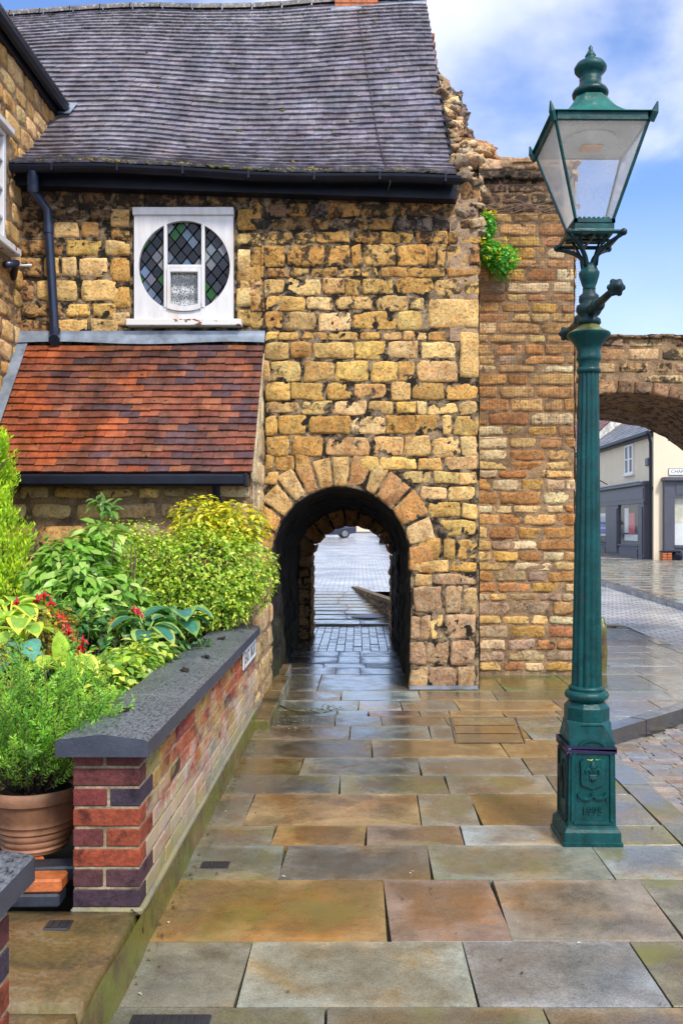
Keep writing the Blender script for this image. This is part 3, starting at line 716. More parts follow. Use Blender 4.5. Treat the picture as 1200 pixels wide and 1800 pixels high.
backing(fw, (Vector((0,YF-.004,0)), X_, Z_, -Y_), wx(790), 1.175, wz(600), wz(340), m=2, res=.024, amp=.010, dz=.010)
# end wall, back wall (plain coursed rubble surfaces)
backing(fw, (Vector((1.185,0,0)), Y_, Z_, X_), YF, 13.6, -.05, 5.2, m=1, res=.2)
courses(fw, (Vector((1.185,0,0)), Y_, Z_, X_), YF+.02, 9.6, .02, 5.0, seed=31, thick=.02)
backing(fw, (Vector((0,13.6,0)), -X_, Z_, Y_), -1.185, 6.0, -.05, 7.6, m=1, res=.3, skip=lambda u, v: in_arch(-u, v, .0))
fw.build('wall', ['stone_facade','mortar_dark','mortar_pink'], house)
fs = MB(); fs.poly([(wx(718),YF-.10,.006),(wx(838),YF-.10,.006),(wx(838),YF-.01,.03),(wx(718),YF-.01,.03)]); fs.build('foot_flashing', 'lead', house)

# passage lining, tapering towards the back
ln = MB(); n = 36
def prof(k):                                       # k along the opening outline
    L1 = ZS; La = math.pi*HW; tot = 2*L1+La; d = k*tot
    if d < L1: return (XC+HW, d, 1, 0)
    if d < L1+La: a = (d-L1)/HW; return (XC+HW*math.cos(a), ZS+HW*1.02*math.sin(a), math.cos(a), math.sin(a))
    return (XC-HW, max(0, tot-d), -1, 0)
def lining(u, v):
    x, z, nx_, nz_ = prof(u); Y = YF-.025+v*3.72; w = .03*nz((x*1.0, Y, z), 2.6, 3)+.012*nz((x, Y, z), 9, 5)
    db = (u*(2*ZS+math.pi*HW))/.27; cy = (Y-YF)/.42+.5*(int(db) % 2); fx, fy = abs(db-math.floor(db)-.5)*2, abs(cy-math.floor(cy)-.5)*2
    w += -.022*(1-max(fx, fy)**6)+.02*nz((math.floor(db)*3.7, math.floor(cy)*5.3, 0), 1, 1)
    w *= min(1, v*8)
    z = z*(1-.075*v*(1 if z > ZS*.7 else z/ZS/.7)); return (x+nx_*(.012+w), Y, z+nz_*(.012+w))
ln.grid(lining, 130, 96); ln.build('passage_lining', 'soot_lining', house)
# inner arch of brown stones at the far end of the passage
fa = MB(); FY = 12.42; c2, h2, s2 = -.10, .585, 1.02
FR2 = (Vector((0,FY,0)), X_, Z_, -Y_)
for i in range(11):
    a0, a1 = 180*i/11, 180*(i+1)/11
    def pt(r, a): return (c2+r*math.cos(math.radians(a)), s2+r*math.sin(math.radians(a)))
    col = jit(R.choice([(.52,.29,.12),(.46,.28,.14),(.58,.32,.13)]), .2, .06, .4)
    fa.stone([pt(h2,a1-1),pt(h2,a0+1),pt(h2+.36,a0+1),pt(h2+.36,a1-1)], FR2, .05, col, R.uniform(0,99), nu=8, nv=8, amp=.03, wob=.02)
    for t in range(4):                               # soffit stones run on through the arch thickness
        y0, y1 = FY+.25*t, FY+.25*(t+1)
        A0, A1 = math.radians(a0+1.2), math.radians(a1-1.2)
        def sf(u, v): 
            a = A0+(A1-A0)*u; e = max(abs(2*u-1), abs(2*v-1)); r = h2+.012-.02*(1-e**4)+.016*nz((u*2+i, v*2, t), 1.5, i)
            return (c2+r*math.cos(a), y0+(y1-y0)*v, s2+r*math.sin(a))
        fa.grid(sf, 6, 5, col)
for sx, x in ((1, c2-h2), (-1, c2+h2)):
    fr = (Vector((x,0,0)), (-Y_ if sx > 0 else Y_), Z_, X_*sx)
    u0, u1 = (-13.45, -FY) if sx > 0 else (FY, 13.45)
    courses(fa, fr, u0, u1, 0, s2, h=(.13,.22), w=(.2,.45), pal=[(.48,.31,.15),(.42,.28,.15),(.52,.33,.15)], seed=41+sx, thick=.022, amp=.012)
    backing(fa, fr, u0, u1, 0, s2+.05, m=1)
courses(fa, FR2, -.95, c2-h2, 0, s2, h=(.14,.24), w=(.12,.3), pal=[(.48,.31,.15),(.42,.28,.15),(.52,.33,.15)], seed=45, thick=.022, amp=.012)
courses(fa, FR2, c2+h2, .6, 0, s2, h=(.14,.24), w=(.12,.2), pal=[(.27,.17,.085),(.22,.15,.08)], seed=46, thick=.022, amp=.012)
backing(fa, FR2, -.98, .62, 0, 2.0, m=1, dz=-.01, skip=lambda u, v: abs(u-c2) < h2-.0 and (v < s2 or math.hypot(u-c2, v-s2) < h2+.02))
fa.build('inner_arch', ['stone_arch','mortar_dark'], house)

# ---- main roof: every tile modelled, sagging courses
RX0, RX1 = -5.7, .945; EY, RY = 8.44, 12.4
def roofP(x, s):
    t = (x+3.4)/(4.34); tr = (x+5.03)/(5.97)
    ze = 5.075-.14*t+.015*math.sin(x*2.1); zr = 8.77+.19*tr+.03*math.sin(x*1.7+1)
    f = s-.46*s*(1-s)**3
    sag = -.055*math.sin(math.pi*max(0, min(1, (x+2.6)/3.4)))*math.sin(math.pi*s)
    z = ze+(zr-ze)*f+sag+.018*nz((x, s*4, 0), 1.1, 7); return Vector((x, EY+(RY-EY)*s, z))
rt = MB(); NR = 39; TW = .187
TP = [(.165,.150,.185),(.18,.160,.19),(.15,.138,.17),(.195,.175,.20),(.17,.158,.20),(.155,.132,.15)]
def tiles(mb, P, x0, x1, nr, tw, colf, thick=.014, lift=.022, keep=None, lap=1.55):
    for r in range(nr):
        s0 = r/nr; s1 = min(1.0, (r+lap)/nr); x = x0-(r % 2)*tw*.5-R.uniform(0,.02)
        while x < x1:
            a, b = max(x, x0)+.0015, min(x+tw, x1)-.0015; xc = (a+b)/2
            if b-a > .03 and (keep is None or keep(xc, s0)):
                p = [P(a,s0),P(b,s0),P(b,s1),P(a,s1)]; nr_ = (p[1]-p[0]).cross(p[3]-p[0]).normalized()
                j = R.uniform(-.0025,.0025); tl = R.uniform(-.003,.003); dn = (p[0]-p[3]).normalized()*R.uniform(-.006,.008)
                col = colf(xc, s0)
                top = [p[0]+nr_*(lift+j+tl)+dn, p[1]+nr_*(lift+j-tl)+dn, p[2]+nr_*.004, p[3]+nr_*.004]
                mid = (top[0]+top[1])/2+nr_*.003; bot = [top[0]-nr_*thick, top[1]-nr_*thick]; bm = (bot[0]+bot[1])/2+nr_*.003
                k = len(mb.v); mb.v.extend(top+bot+[mid, bm])
                mb.face((k+0,k+6,k+2,k+3), col); mb.face((k+6,k+1,k+2), col)
                mb.face((k+4,k+7,k+6,k+0), col); mb.face((k+7,k+5,k+1,k+6), col)
                mb.face((k+1,k+5,k+2), col); mb.face((k+0,k+3,k+4), col)
            x += tw
def roofcol(x, s):
    c = R.choice(TP); li = .15+.85*max(0, min(1, (s-.62)/.3))*(.5+.5*nz((x*1.2, s*6, 0), 1.2, 3)+.35)
    if s < .05: li = .55
    return jit(c, .13, .04, max(0, min(1, li)))
tiles(rt, roofP, RX0, RX1, NR, TW, roofcol, lift=.036, thick=.02, keep=lambda x, s: not (x < -3.42 and s < .33))
rt.grid(lambda u, v: tuple(roofP(RX0+(RX1-RX0)*u, v)-Vector((0,0,.02))), 40, 30, (.05,.04,.045,0))
rt.poly([(RX0,RY,8.72),(RX1,RY,8.9),(RX1,13.75,7.5),(RX0,13.75,7.5)], (.07,.06,.065,.2))
rt.poly([(RX1-.002,EY+.02,4.93),(RX1-.002,13.7,7.5),(RX1-.002,RY,8.88)], (.05,.04,.03,.5))
rf = rt.build('roof', 'slate_tile', house, smooth=False)
rg = MB()                                          # ridge tiles
x = RX0
while x < RX1-.02:
    p = roofP(x, 1); L = min(.42, RX1-x)
    def rgf(u, v, x=x, L=L): 
        a = math.pi*(u*1.0); q = roofP(x+L*v, 1); return (x+.006+(L-.012)*v, q.y+.11*math.cos(a), q.z-.03+.11*math.sin(a)+.004*v)
    rg.grid(rgf, 8, 1, jit((.10,.085,.08), .2, .05, .9)); x += .42
rg.build('ridge', 'slate_tile', house)
ch = MB(); z = 8.75
CX0, CX1 = wx(588,12.3), wx(664,12.3)
while z < 9.7:
    for (a, b, y0, y1) in ((CX0,CX1,12.2,12.75),):
        x = a
        while x < b-.02:
            w = min(.22, b-x); ch.box((x+.004,y0,z+.004),(x+w-.004,y1,z+.071), jit((.42,.115,.05), .25, .08), bev=.005); x += w
    z += .075
ch.box((CX0+.01,12.21,8.7),(CX1-.01,12.74,9.7), (.3,.25,.2,1))
ch.build('chimney', 'orange_brick', house, smooth=False)
fl = MB(); a = roofP(wx(582,12.3), .965); b = roofP(.93, .985)
fl.poly([a+Vector((0,-.12,-.06)), b+Vector((0,-.10,-.04)), b+Vector((0,.1,.12)), a+Vector((0,.1,.12))])
fl.poly([a+Vector((0,-.12,-.06)), b+Vector((0,-.10,-.04)), b+Vector((0,-.10,-.07)), a+Vector((0,-.12,-.09))])
fl.build('roof_flashing', 'lead', house, smooth=False); fl = MB(); p = at(112,197,9.72); fl.poly([p+Vector((-.14,-.10,-.06)), p+Vector((.10,-.10,-.06)), p+Vector((.12,.12,.16)), p+Vector((-.06,.12,.16))])
fl.build('roof_flashing', 'lead', house, smooth=False)
# moss tufts at the eave
ms = MB()
for i in range(150):
    x = R.uniform(-3.2,.8); s = abs(R.gauss(0,.012)) if i < 120 else R.uniform(.02,.9)
    if i >= 120 and x < -3: continue
    p = roofP(x, s)+Vector((0,-.005,.025)); ms.rock(p, (R.uniform(.012,.035),R.uniform(.012,.03),R.uniform(.008,.02)), jit(R.choice([(.12,.12,.02),(.17,.14,.03),(.06,.06,.02)]), .3, .1), 0, R.random()*50, 6, 4)
tag(ms.build('moss', 'leaf', rf), kind='stuff')
# gutter, fascia, soffit
gt = MB()
for i in range(22):
    x0, x1 = -3.30+i*4.27/22, -3.30+(i+1)*4.27/22
    za, zb = roofP(x0,0).z-.03, roofP(x1,0).z-.03
    for j in range(8):
        t0, t1 = math.pi+math.pi*j/8, math.pi+math.pi*(j+1)/8
        f = lambda x, z, t, r=.062: (x, EY-.035+r*math.cos(t), z+r*math.sin(t))
        gt.poly([f(x0,za,t0), f(x0,za,t1), f(x1,zb,t1), f(x1,zb,t0)])
for x in (-3.305, .965): z = roofP(x,0).z-.03; gt.poly([(x, EY-.035+.062*math.cos(math.pi+math.pi*j/8), z+.062*math.sin(math.pi+math.pi*j/8)) for j in range(9)])
for x in [-2.9+.62*i for i in range(7)]:
    z = roofP(x,0).z-.03; gt.box((x-.012,EY-.102,z-.066),(x+.012,EY-.03,z+.008), bev=.004)
gt.build('gutter', 'black_plastic', house, smooth=False)
fb = MB(); fb.poly([(-3.34,8.56,4.91),(.955,8.56,4.77),(.955,8.56,4.93),(-3.34,8.56,5.06)]); fb.poly([(-3.34,8.56,4.91),(-3.34,8.70,4.91),(.955,8.70,4.77),(.955,8.56,4.77)]); fb.poly([(.955,8.56,4.77),(.955,8.7,4.77),(.955,8.7,4.93),(.955,8.56,4.93)])
fb.build('fascia_board', 'black_plastic', house, smooth=False)
dp = MB(); pts = [at(58,300,8.40), at(58,318,8.42), at(59,338,8.46), at(70,352,8.54), at(83,368,8.60), at(86,400,8.62), at(92,500,8.62), at(97,586,8.62)]
dp.tube(pts, .043, 12); dp.tube([pts[5]+Vector((0,0,.03)), pts[5]-Vector((0,0,.06))], .052, 12); dp.tube([pts[7]+Vector((0,0,.05)), pts[7]-Vector((0,0,.03)), pts[7]+Vector((.02,-.08,-.08))], .053, 12); dp.tube([pts[1]+Vector((0,0,.06)), pts[2]], .054, 12)
dp.build('downpipe', 'navy_pipe', house, auto=40)
cb = MB(); cb.tube([roofP(wx(648,12.3),.99)+Vector((0,0,.03))]+[roofP(-.05+.33*(1-s)+.0, s)+Vector((0,-.01,.035)) for s in (.9,.75,.6,.45,.3,.15,.02)]+[(.30,8.36,4.86),(.27,8.5,4.78)], .006, 5)
cb.tube([at(462,332,8.63), at(465,420,8.64), at(464,500,8.64), at(467,585,8.65)], .004, 5)
cb.build('cable', 'rubber', house)

# ---- round window
WN = bpy.data.objects.new('window', None); C.objects.link(WN); WN.parent = house; cen = Vector((wx(324,8.66), 8.66, wz(468,8.66))); WN.location = cen-parent_loc(house); WR = .447
x0, x1, z0, z1 = wx(236,8.66), wx(410,8.66), wz(566,8.66), wz(378,8.66)
fm = MB(); n = 72; k = len(fm.v)
outer = []
for i in range(n):
    a = 2*math.pi*i/n; c_, s_ = math.cos(a), math.sin(a)
    t = min(((x1-cen.x) if c_ > 0 else (x0-cen.x))/c_ if abs(c_) > 1e-6 else 9e9, ((z1-cen.z) if s_ > 0 else (z0-cen.z))/s_ if abs(s_) > 1e-6 else 9e9)
    outer.append((cen.x+c_*t, cen.z+s_*t))
for i in range(n):
    j = (i+1) % n; a, b = 2*math.pi*i/n, 2*math.pi*j/n
    P1 = (cen.x+WR*math.cos(a), cen.z+WR*math.sin(a)); P2 = (cen.x+WR*math.cos(b), cen.z+WR*math.sin(b))
    fm.poly([(P1[0],8.66,P1[1]),(outer[i][0],8.66,outer[i][1]),(outer[j][0],8.66,outer[j][1]),(P2[0],8.66,P2[1])][::-1])
    fm.poly([(P1[0],8.66,P1[1]),(P2[0],8.66,P2[1]),(P2[0],8.715,P2[1]),(P1[0],8.715,P1[1])])
for (cx, cz) in ((x0,z0),(x1,z0),(x1,z1),(x0,z1)):    # fill exact corners
    o = min(range(n), key=lambda i: (outer[i][0]-cx)**2+(outer[i][1]-cz)**2)
    for d in (-1,1):
        q = outer[(o+d) % n]
        fm.poly([(cx,8.6602,cz),(outer[o][0],8.6602,outer[o][1]),(q[0],8.6602,q[1])])
for (a, b) in (((x0,z0),(x0,z1)),((x0,z1),(x1,z1)),((x1,z1),(x1,z0))):
    fm.poly([(a[0],8.66,a[1]),(a[0],8.73,a[1]),(b[0],8.73,b[1]),(b[0],8.66,b[1])])
fm.box((x0-.012,8.635,z1-.004),(x1+.006,8.72,z1+.072), bev=.006)
fm.build('frame', 'white_paint', WN, smooth=False)
gbm = MB(); MX0, MX1, TZ = wx(291,8.66), wx(357,8.66), wz(468,8.66)
for mx in (MX0, MX1):
    hh = math.sqrt(WR**2-(mx-cen.x)**2); gbm.box((mx-.016,8.652,cen.z-hh),(mx+.016,8.70,cen.z+hh), bev=.004)
gbm.box((MX0+.016,8.65,TZ-.018),(MX1-.016,8.70,TZ+.014), bev=.004)
gbm.build('glazing_bar', 'white_paint', WN, smooth=False)
cs = MB(); zb = cen.z-WR+.018
for mx, d in ((MX0,1),(MX1,-1)): cs.box((mx+d*.018,8.64,zb+.015),(mx+d*.05,8.69,TZ-.02), bev=.004)
cs.box((MX0+.05,8.64,TZ-.06),(MX1-.05,8.69,TZ-.02), bev=.004)
for i in range(12):
    def cv(t): xx = MX0+.018+(MX1-MX0-.036)*t; return xx, cen.z-math.sqrt(max(0,(WR-.012)**2-(xx-cen.x)**2))
    (xa, za), (xb, zb2) = cv(i/12), cv((i+1)/12); cs.box((xa,8.638,min(za,zb2)-.006),(xb,8.69,max(za,zb2)+.040))
cs.build('casement', 'white_paint', WN, smooth=False)
sl = MB(); sl.box((wx(222,8.6),8.585,wz(573,8.62)),(wx(424,8.6),8.72,wz(561.5,8.62)), bev=.006); sl.build('sill', 'peeling_paint', WN, smooth=False)
# leaded diamond panes clipped to the circle, with lead cames
lg = MB(); cm = MB(); DW, DH = .118, .146
circ = [(cen.x+(WR+.004)*math.cos(2*math.pi*i/48), cen.z+(WR+.004)*math.sin(2*math.pi*i/48)) for i in range(48)]
def clip_region(poly, reg):
    for (a, b, c) in reg: poly = clip(poly, a, b, c)
    for i in range(48):
        p, q = circ[i], circ[(i+1) % 48]; a, b = -(q[1]-p[1]), (q[0]-p[0]); poly = clip(poly, a, b, -(a*p[0]+b*p[1]))
        if len(poly) < 3: return []
    return poly
regs = [[(-1,0,MX0)], [(1,0,-MX0),(-1,0,MX1),(0,1,-TZ)], [(1,0,-MX1)]]
PC = [(.05,.06,.09),(.10,.12,.17),(.02,.022,.04),(.60,.63,.68),(.03,.035,.055),(.24,.32,.46),(.02,.025,.04),(.36,.40,.46),(.04,.05,.08)]
for reg in regs:
    for i in range(-5,6):
        for j in range(-10,11):
            cx, cz = cen.x+.02+i*DW+(j % 2)*DW/2, cen.z+.03+j*DH/2
            q = clip_region([(cx-DW/2,cz),(cx,cz-DH/2),(cx+DW/2,cz),(cx,cz+DH/2)], reg)
            if len(q) < 3: continue
            r = R.random(); col = (.03,.22,.02) if r < .07 else ((.05,.22,.14) if r < .10 else ((.25,.40,.62) if r < .19 else R.choice(PC)))
            ty = R.uniform(-.004,.004); tx = R.uniform(-.03,.03); 
            lg.poly([(x, 8.705+ty+(x-cx)*tx, z) for x, z in q], jit(col, .2, .08))
            for e in range(len(q)):
                a, b = Vector((q[e][0],8.698,q[e][1])), Vector((q[(e+1) % len(q)][0],8.698,q[(e+1) % len(q)][1])); d = b-a
                if d.length > .012:
                    w = d.normalized().cross(Vector((0,1,0)))*.0045; cm.poly([a-w,b-w,b+w,a+w])
lg.build('pane', 'pane_glass', WN, smooth=False); cm.build('lead_came', 'lead_came', WN, smooth=False)
cp = MB(); cp.poly([(MX0+.03,8.70,zb-.01),(MX1-.03,8.70,zb-.01),(MX1-.03,8.70,TZ-.05),(MX0+.03,8.70,TZ-.05)], (1,1,1,1)); cp.build('pane', 'shop_glass', WN, smooth=False)
ct = MB(); ct.grid(lambda u, v: (MX0-.02+(MX1-MX0+.04)*u, 8.74+.012*math.sin(u*26), zb-.03+(TZ-zb)*v), 40, 8); ct.build('lace_curtain', 'lace', WN)
sc_ = MB(); sc_.grid(lambda u, v: (cen.x-.46+.16*u, 8.80+.02*math.sin(u*20), cen.z-.45+.8*v), 24, 2); sc_.build('side_curtain', 'curtain_cream', WN); sc_ = MB(); sc_.grid(lambda u, v: (cen.x+.34+.12*u, 8.80+.02*math.sin(u*20), cen.z-.45+.8*v), 24, 2); sc_.build('side_curtain', 'curtain_cream', WN)
rb = MB(); a = (cen.x-.7,8.73,cen.z-.7); b = (cen.x+.7,9.6,cen.z+.7)
for q in ([(a[0],b[1],a[2]),(b[0],b[1],a[2]),(b[0],b[1],b[2]),(a[0],b[1],b[2])],[(a[0],a[1],a[2]),(a[0],b[1],a[2]),(a[0],b[1],b[2]),(a[0],a[1],b[2])],[(b[0],a[1],a[2]),(b[0],b[1],a[2]),(b[0],b[1],b[2]),(b[0],a[1],b[2])],[(a[0],a[1],a[2]),(b[0],a[1],a[2]),(b[0],b[1],a[2]),(a[0],b[1],a[2])],[(a[0],a[1],b[2]),(b[0],a[1],b[2]),(b[0],b[1],b[2]),(a[0],b[1],b[2])]): rb.poly(q)
rb.build('room_recess', 'room_dark', WN, smooth=False)

# ---- lean-to porch on the left of the passage
LT = bpy.data.objects.new('lean_to', None); C.objects.link(LT); LT.parent = house; LT.location = (0,-.9,0)
LX1 = -.94; LY, LZ, TY_, TZ_ = 7.66, 2.06, 8.62, 3.36
lw = MB(); LF = (Vector((0,7.86,0)), X_, Z_, -Y_)
courses(lw, LF, -3.34, -1.30, .15, 2.08, h=(.13,.30), w=(.18,.5), seed=51, thick=.03, amp=.014, wob=.02, k=.2, gap=.02, pal=[(.56,.40,.17),(.60,.45,.22),(.44,.34,.2),(.58,.36,.14)], stain=(.2,.5))
backing(lw, LF, -3.34, -.945, .1, 2.12, m=1, dz=.008)
courses(lw, LF, -1.30, -.95, .15, 2.08, h=(.3,.5), w=(.3,.36), seed=52, thick=.02, amp=.006, pal=[(.56,.46,.29),(.52,.40,.24)], stain=(.05,.3))
SF = (Vector((LX1-.004,0,0)), Y_, Z_, X_)
courses(lw, SF, 7.83, 8.72, .02, 3.3, h=(.2,.36), w=(.28,.5), seed=53, thick=.02, amp=.008, pal=[(.50,.38,.22),(.46,.35,.2),(.54,.43,.27)], stain=(.1,.4), skip=lambda u, v, w, h: v+h/2 > LZ+(u-w/2-LY)*1.30-.02)
lw.poly([(LX1,7.84,0),(LX1,YF,0),(LX1,YF,3.34),(LX1,7.84,2.2)], (.5,.5,.5,.5), 3); lw.poly([(LX1-.012,7.84,2.05),(LX1-.012,8.7,3.3),(LX1+.018,8.7,3.3),(LX1+.018,7.84,2.05)], (.5,.5,.5,.5), 3)
lw.poly([(LX1+.004,7.72,2.02),(LX1+.004,7.84,2.02),(LX1+.004,7.84,2.32),(LX1+.004,7.72,2.16)], (.5,.5,.5,.5), 3)
lw.build('wall', ['stone_facade','mortar_brown','mortar_pink','cream_render'], LT)
def leanP(x, s): return Vector((x, LY+(TY_-LY)*s, LZ+(TZ_-LZ)*s-.03*math.sin(math.pi*s)+.008*nz((x, s*3, 0), 1.5, 4)))
OR = [(.30,.070,.022),(.26,.058,.020),(.32,.085,.030),(.23,.060,.026)]; DK = [(.10,.040,.034),(.14,.048,.034),(.085,.042,.048),(.18,.062,.036)]; MIXC = [(.21,.062,.032),(.18,.052,.030),(.25,.085,.040)]
def leancol(x, s):
    t = (x+3.3)/2.4+.7*nz((x, s*2.2, 0), 1.7, 12)+(s-.5)*.3
    pal = OR if t < .36+R.uniform(-.06,.06) else (DK if R.random() < min(.85, (t-.2)*1.5) else MIXC)
    return jit(R.choice(pal), .13, .04, R.uniform(0,.6))
lt_ = MB(); tiles(lt_, leanP, -3.26, LX1+.02, 19, .182, leancol, thick=.018, lift=.030)
lt_.grid(lambda u, v: tuple(leanP(-3.34+2.4*u, v)-Vector((0,0,.02))), 10, 8, (.06,.03,.02,0))
lr = lt_.build('roof', 'clay_tile', LT, smooth=False)
fl = MB(); fa_, fb_ = at(28,582,8.665), at(466,579,8.665)
fl.grid(lambda u, v: (fa_.x+(fb_.x-fa_.x)*u, 8.655-.06*(1-v)**2+.006*nz((u*9,v,0),2,1), 3.385+(fa_.z-.0-3.385)*v+.012*math.sin(u*9)*(1-v)), 40, 6)
fl.poly([(-3.335,8.64,3.42),(-3.335,7.6,2.12),(-3.335,7.6,2.30),(-3.335,8.64,3.60)]); fl.poly([(-3.335,8.64,3.42),(-3.22,8.62,3.40),(-3.22,7.6,2.08),(-3.335,7.6,2.12)])
fl.build('flashing', 'lead', LT)
lgt = MB(); lgt.box((-3.30,7.555,1.945),(-.96,7.66,2.048), bev=.02); lgt.box((-3.30,7.66,1.955),(-.955,7.83,2.04)); lgt.box((-.985,7.548,1.935),(-.95,7.668,2.055), bev=.012)
lgt.build('gutter', 'black_plastic', LT, smooth=False)
ld = MB(); px = wx(382,7.7); ld.tube([(px,7.62,1.97),(px,7.66,1.86),(px,7.78,1.78),(px,7.79,1.2),(px,7.79,.25)], .036, 10); ld.build('downpipe', 'black_plastic', LT, auto=40)

# ---- ruined rubble gable rising behind the verge
rgb = MB(); y = YF-.02
GP = [(.33,.25,.17),(.26,.20,.15),(.42,.30,.17),(.17,.14,.12),(.48,.36,.21),(.38,.24,.13)]
y = 8.80
while y < 10.75:
    t = (y-8.8)/2.45; ztop = roofP(.93, min(1,(y-EY)/(RY-EY))).z-.02-.10*(1-t)
    for x in ((.955,) if t > .62 else ((.98, 1.08) if t > .35 else (1.0, 1.15))):
        z = ztop-.55
        while z < ztop:
            r = R.uniform(.035,.085)*(1 if t < .6 else .7); rgb.rock((x+R.uniform(-.04,.04)*(1 if t < .6 else .4), y+R.uniform(-.07,.07), z), (r*R.uniform(.9,1.5),r*1.2,r*R.uniform(.35,.7)), jit(R.choice(GP), .35, .06, R.uniform(.2,.65)), 0, R.random()*99, 10, 7, .24, R.uniform(0,3)); z += r*.8
    y += .11
for (px_, py_, Y, r) in ((795,185,10.6,.16),(788,160,10.7,.10),(806,196,10.5,.13),(822,236,10.2,.12),(815,222,10.3,.09),(770,150,11.1,.08)):
    p = at(px_-8, py_+8, Y); rgb.rock(p, (r,r*1.3,r*.8), jit((.24,.19,.15), .2, .05, .6), 0, R.random()*99, 14, 10, .45, R.uniform(0,3))
for i in range(5):
    p = at(759+i*1.6, 66+i*15, 12.1-.1*i); rgb.box(p-Vector((.05,.06,.035)), p+Vector((.03,.06,.035)), jit((.34,.12,.06), .2, .06, .3), bev=.01)
for i in range(22):                                # pale loose stones at the corner, behind the gutter end
    p = at(R.uniform(800,838), R.uniform(262,345), R.uniform(8.72,9.0)); r = R.uniform(.04,.09)
    rgb.rock(p, (r*1.5,r,r*.7), jit(R.choice([(.52,.40,.24),(.44,.33,.20),(.30,.24,.18)]), .2, .05, .35), 0, R.random()*99, 10, 7, .35, R.uniform(0,3))
rgb.box((.96,8.78,4.6),(1.17,11.0,5.0), (.2,.15,.1,.5), 1)
rgb.poly([(1.02,8.8,4.9),(1.02,11.3,7.4),(1.16,11.3,7.3),(1.16,8.8,4.8)], (.2,.15,.1,.5), 1); rgb.poly([(1.16,8.8,4.6),(1.16,11.3,4.6),(1.16,11.3,7.25),(1.16,8.8,4.8)], (.2,.15,.1,.5), 1)
rgb.build('rubble_gable', ['stone_arch','mortar_brown'], house)
# ================================================================== COTTAGE WING on the left
XL = -3.34
cot = thing('stone_cottage', (XL,7.5,0), 'honey stone cottage side wall with white sash window under a black eaves gutter', 'cottage')
cw = MB(); WFR = (Vector((XL,0,0)), Y_, Z_, X_)
CY0, CY1, CZ0, CZ1 = 7.05, 8.36, 4.24, 5.32
courses(cw, WFR, 5.6, 9.95, .15, 6.16, h=(.15,.24), w=(.2,.5), seed=61, thick=.021, amp=.014, k=.16, gap=.007, wob=.014, pal=[(.52,.35,.15),(.56,.39,.19),(.48,.31,.12),(.45,.28,.10)], stain=(.1,.4), skip=lambda u, v, w, h: CY0-.2 < u < CY1+.08 and CZ0-h*.35 < v < CZ1+h*.3)
backing(cw, WFR, 5.6, 9.95, .1, 6.2, m=1, res=.035, dz=.008, amp=.009, skip=lambda u, v: CY0 < u < CY1-.03 and CZ0 < v < CZ1)
cw.poly([(XL,5.6,0),(XL-3,5.6,0),(XL-3,5.6,6.2),(XL,5.6,6.2)], (.5,.5,.5,.5), 1)
cw.build('wall', ['stone_facade','mortar_brown'], cot)
cr = MB(); 
for i in range(16):
    for j in range(9):
        a, b = 5.5+i*.28, 5.5+(i+1)*.28-.004; x0, x1 = XL+.14-j*.28, XL+.14-(j+1.3)*.28; z0, z1 = 6.26+j*.22, 6.26+(j+1.3)*.22
        cr.poly([(x0,a,z0+.02),(x0,b,z0+.02),(x1,b,z1),(x1,a,z1)], jit((.09,.07,.08), .2, .05, .2)); cr.poly([(x0,a,z0+.02),(x0,b,z0+.02),(x0,b,z0),(x0,a,z0)], (.06,.05,.05,0))
cr.build('roof', 'slate_tile', cot, smooth=False)
cg = MB(); cg.box((XL-.02,5.5,6.10),(XL+.06,9.93,6.25)); cg.box((XL+.06,5.5,6.14),(XL+.165,9.90,6.235), bev=.03); cg.build('eaves_gutter', 'black_plastic', cot, smooth=False)
cwn = bpy.data.objects.new('window', None); C.objects.link(cwn); cwn.parent = cot; cwn.location = Vector((0,.2,4.8))
f = MB()
for (a, b, c, d) in ((CY0,CY1,CZ0,CZ0+.05),(CY0,CY1,CZ1-.05,CZ1),(CY0,CY0+.05,CZ0+.05,CZ1-.05),(CY1-.06,CY1,CZ0+.05,CZ1-.05),(7.68,7.74,CZ0+.05,CZ1-.05)): f.box((XL-.06,a,c),(XL+.012,b,d), bev=.006)
for z in (4.5,4.77,5.04):
    f.box((XL-.05,CY0+.05,z-.012),(XL+.004,7.68,z+.012)); f.box((XL-.05,7.74,z-.012),(XL+.004,CY1-.06,z+.012))
f.box((XL-.01,CY0-.02,CZ1+.002),(XL+.07,CY1+.06,CZ1+.06), bev=.006)
f.build('frame', 'white_paint', cwn, smooth=False)
p = MB(); p.poly([(XL-.04,CY0,CZ0),(XL-.04,CY1,CZ0),(XL-.04,CY1,CZ1),(XL-.04,CY0,CZ1)], (.12,.13,.15,1)); p.build('pane', 'pane_glass', cwn, smooth=False)
p = MB(); p.poly([(XL-.4,CY0-.3,CZ0-.3),(XL-.4,CY1+.3,CZ0-.3),(XL-.4,CY1+.3,CZ1+.3),(XL-.4,CY0-.3,CZ1+.3)]); p.build('room_recess', 'room_dark', cwn, smooth=False)
p = MB(); p.box((XL-.04,CY0-.05,CZ0-.075),(XL+.13,CY1+.07,CZ0-.004), bev=.01); p.build('sill', 'peeling_paint', cwn, smooth=False)
p = MB(); p.tube([at(0,443,8.2)+Vector((.05,0,-.12)), (XL+.12,8.32,4.08), (XL+.02,8.5,3.99)], .035, 8); p.build('waste_pipe', 'navy_pipe', cot)
p = MB(); q0 = Vector((XL,8.50,4.10)); p.tube([q0, at(56,466,8.44)], .012, 8); p.build('overflow_pipe', 'white_paint', cot)

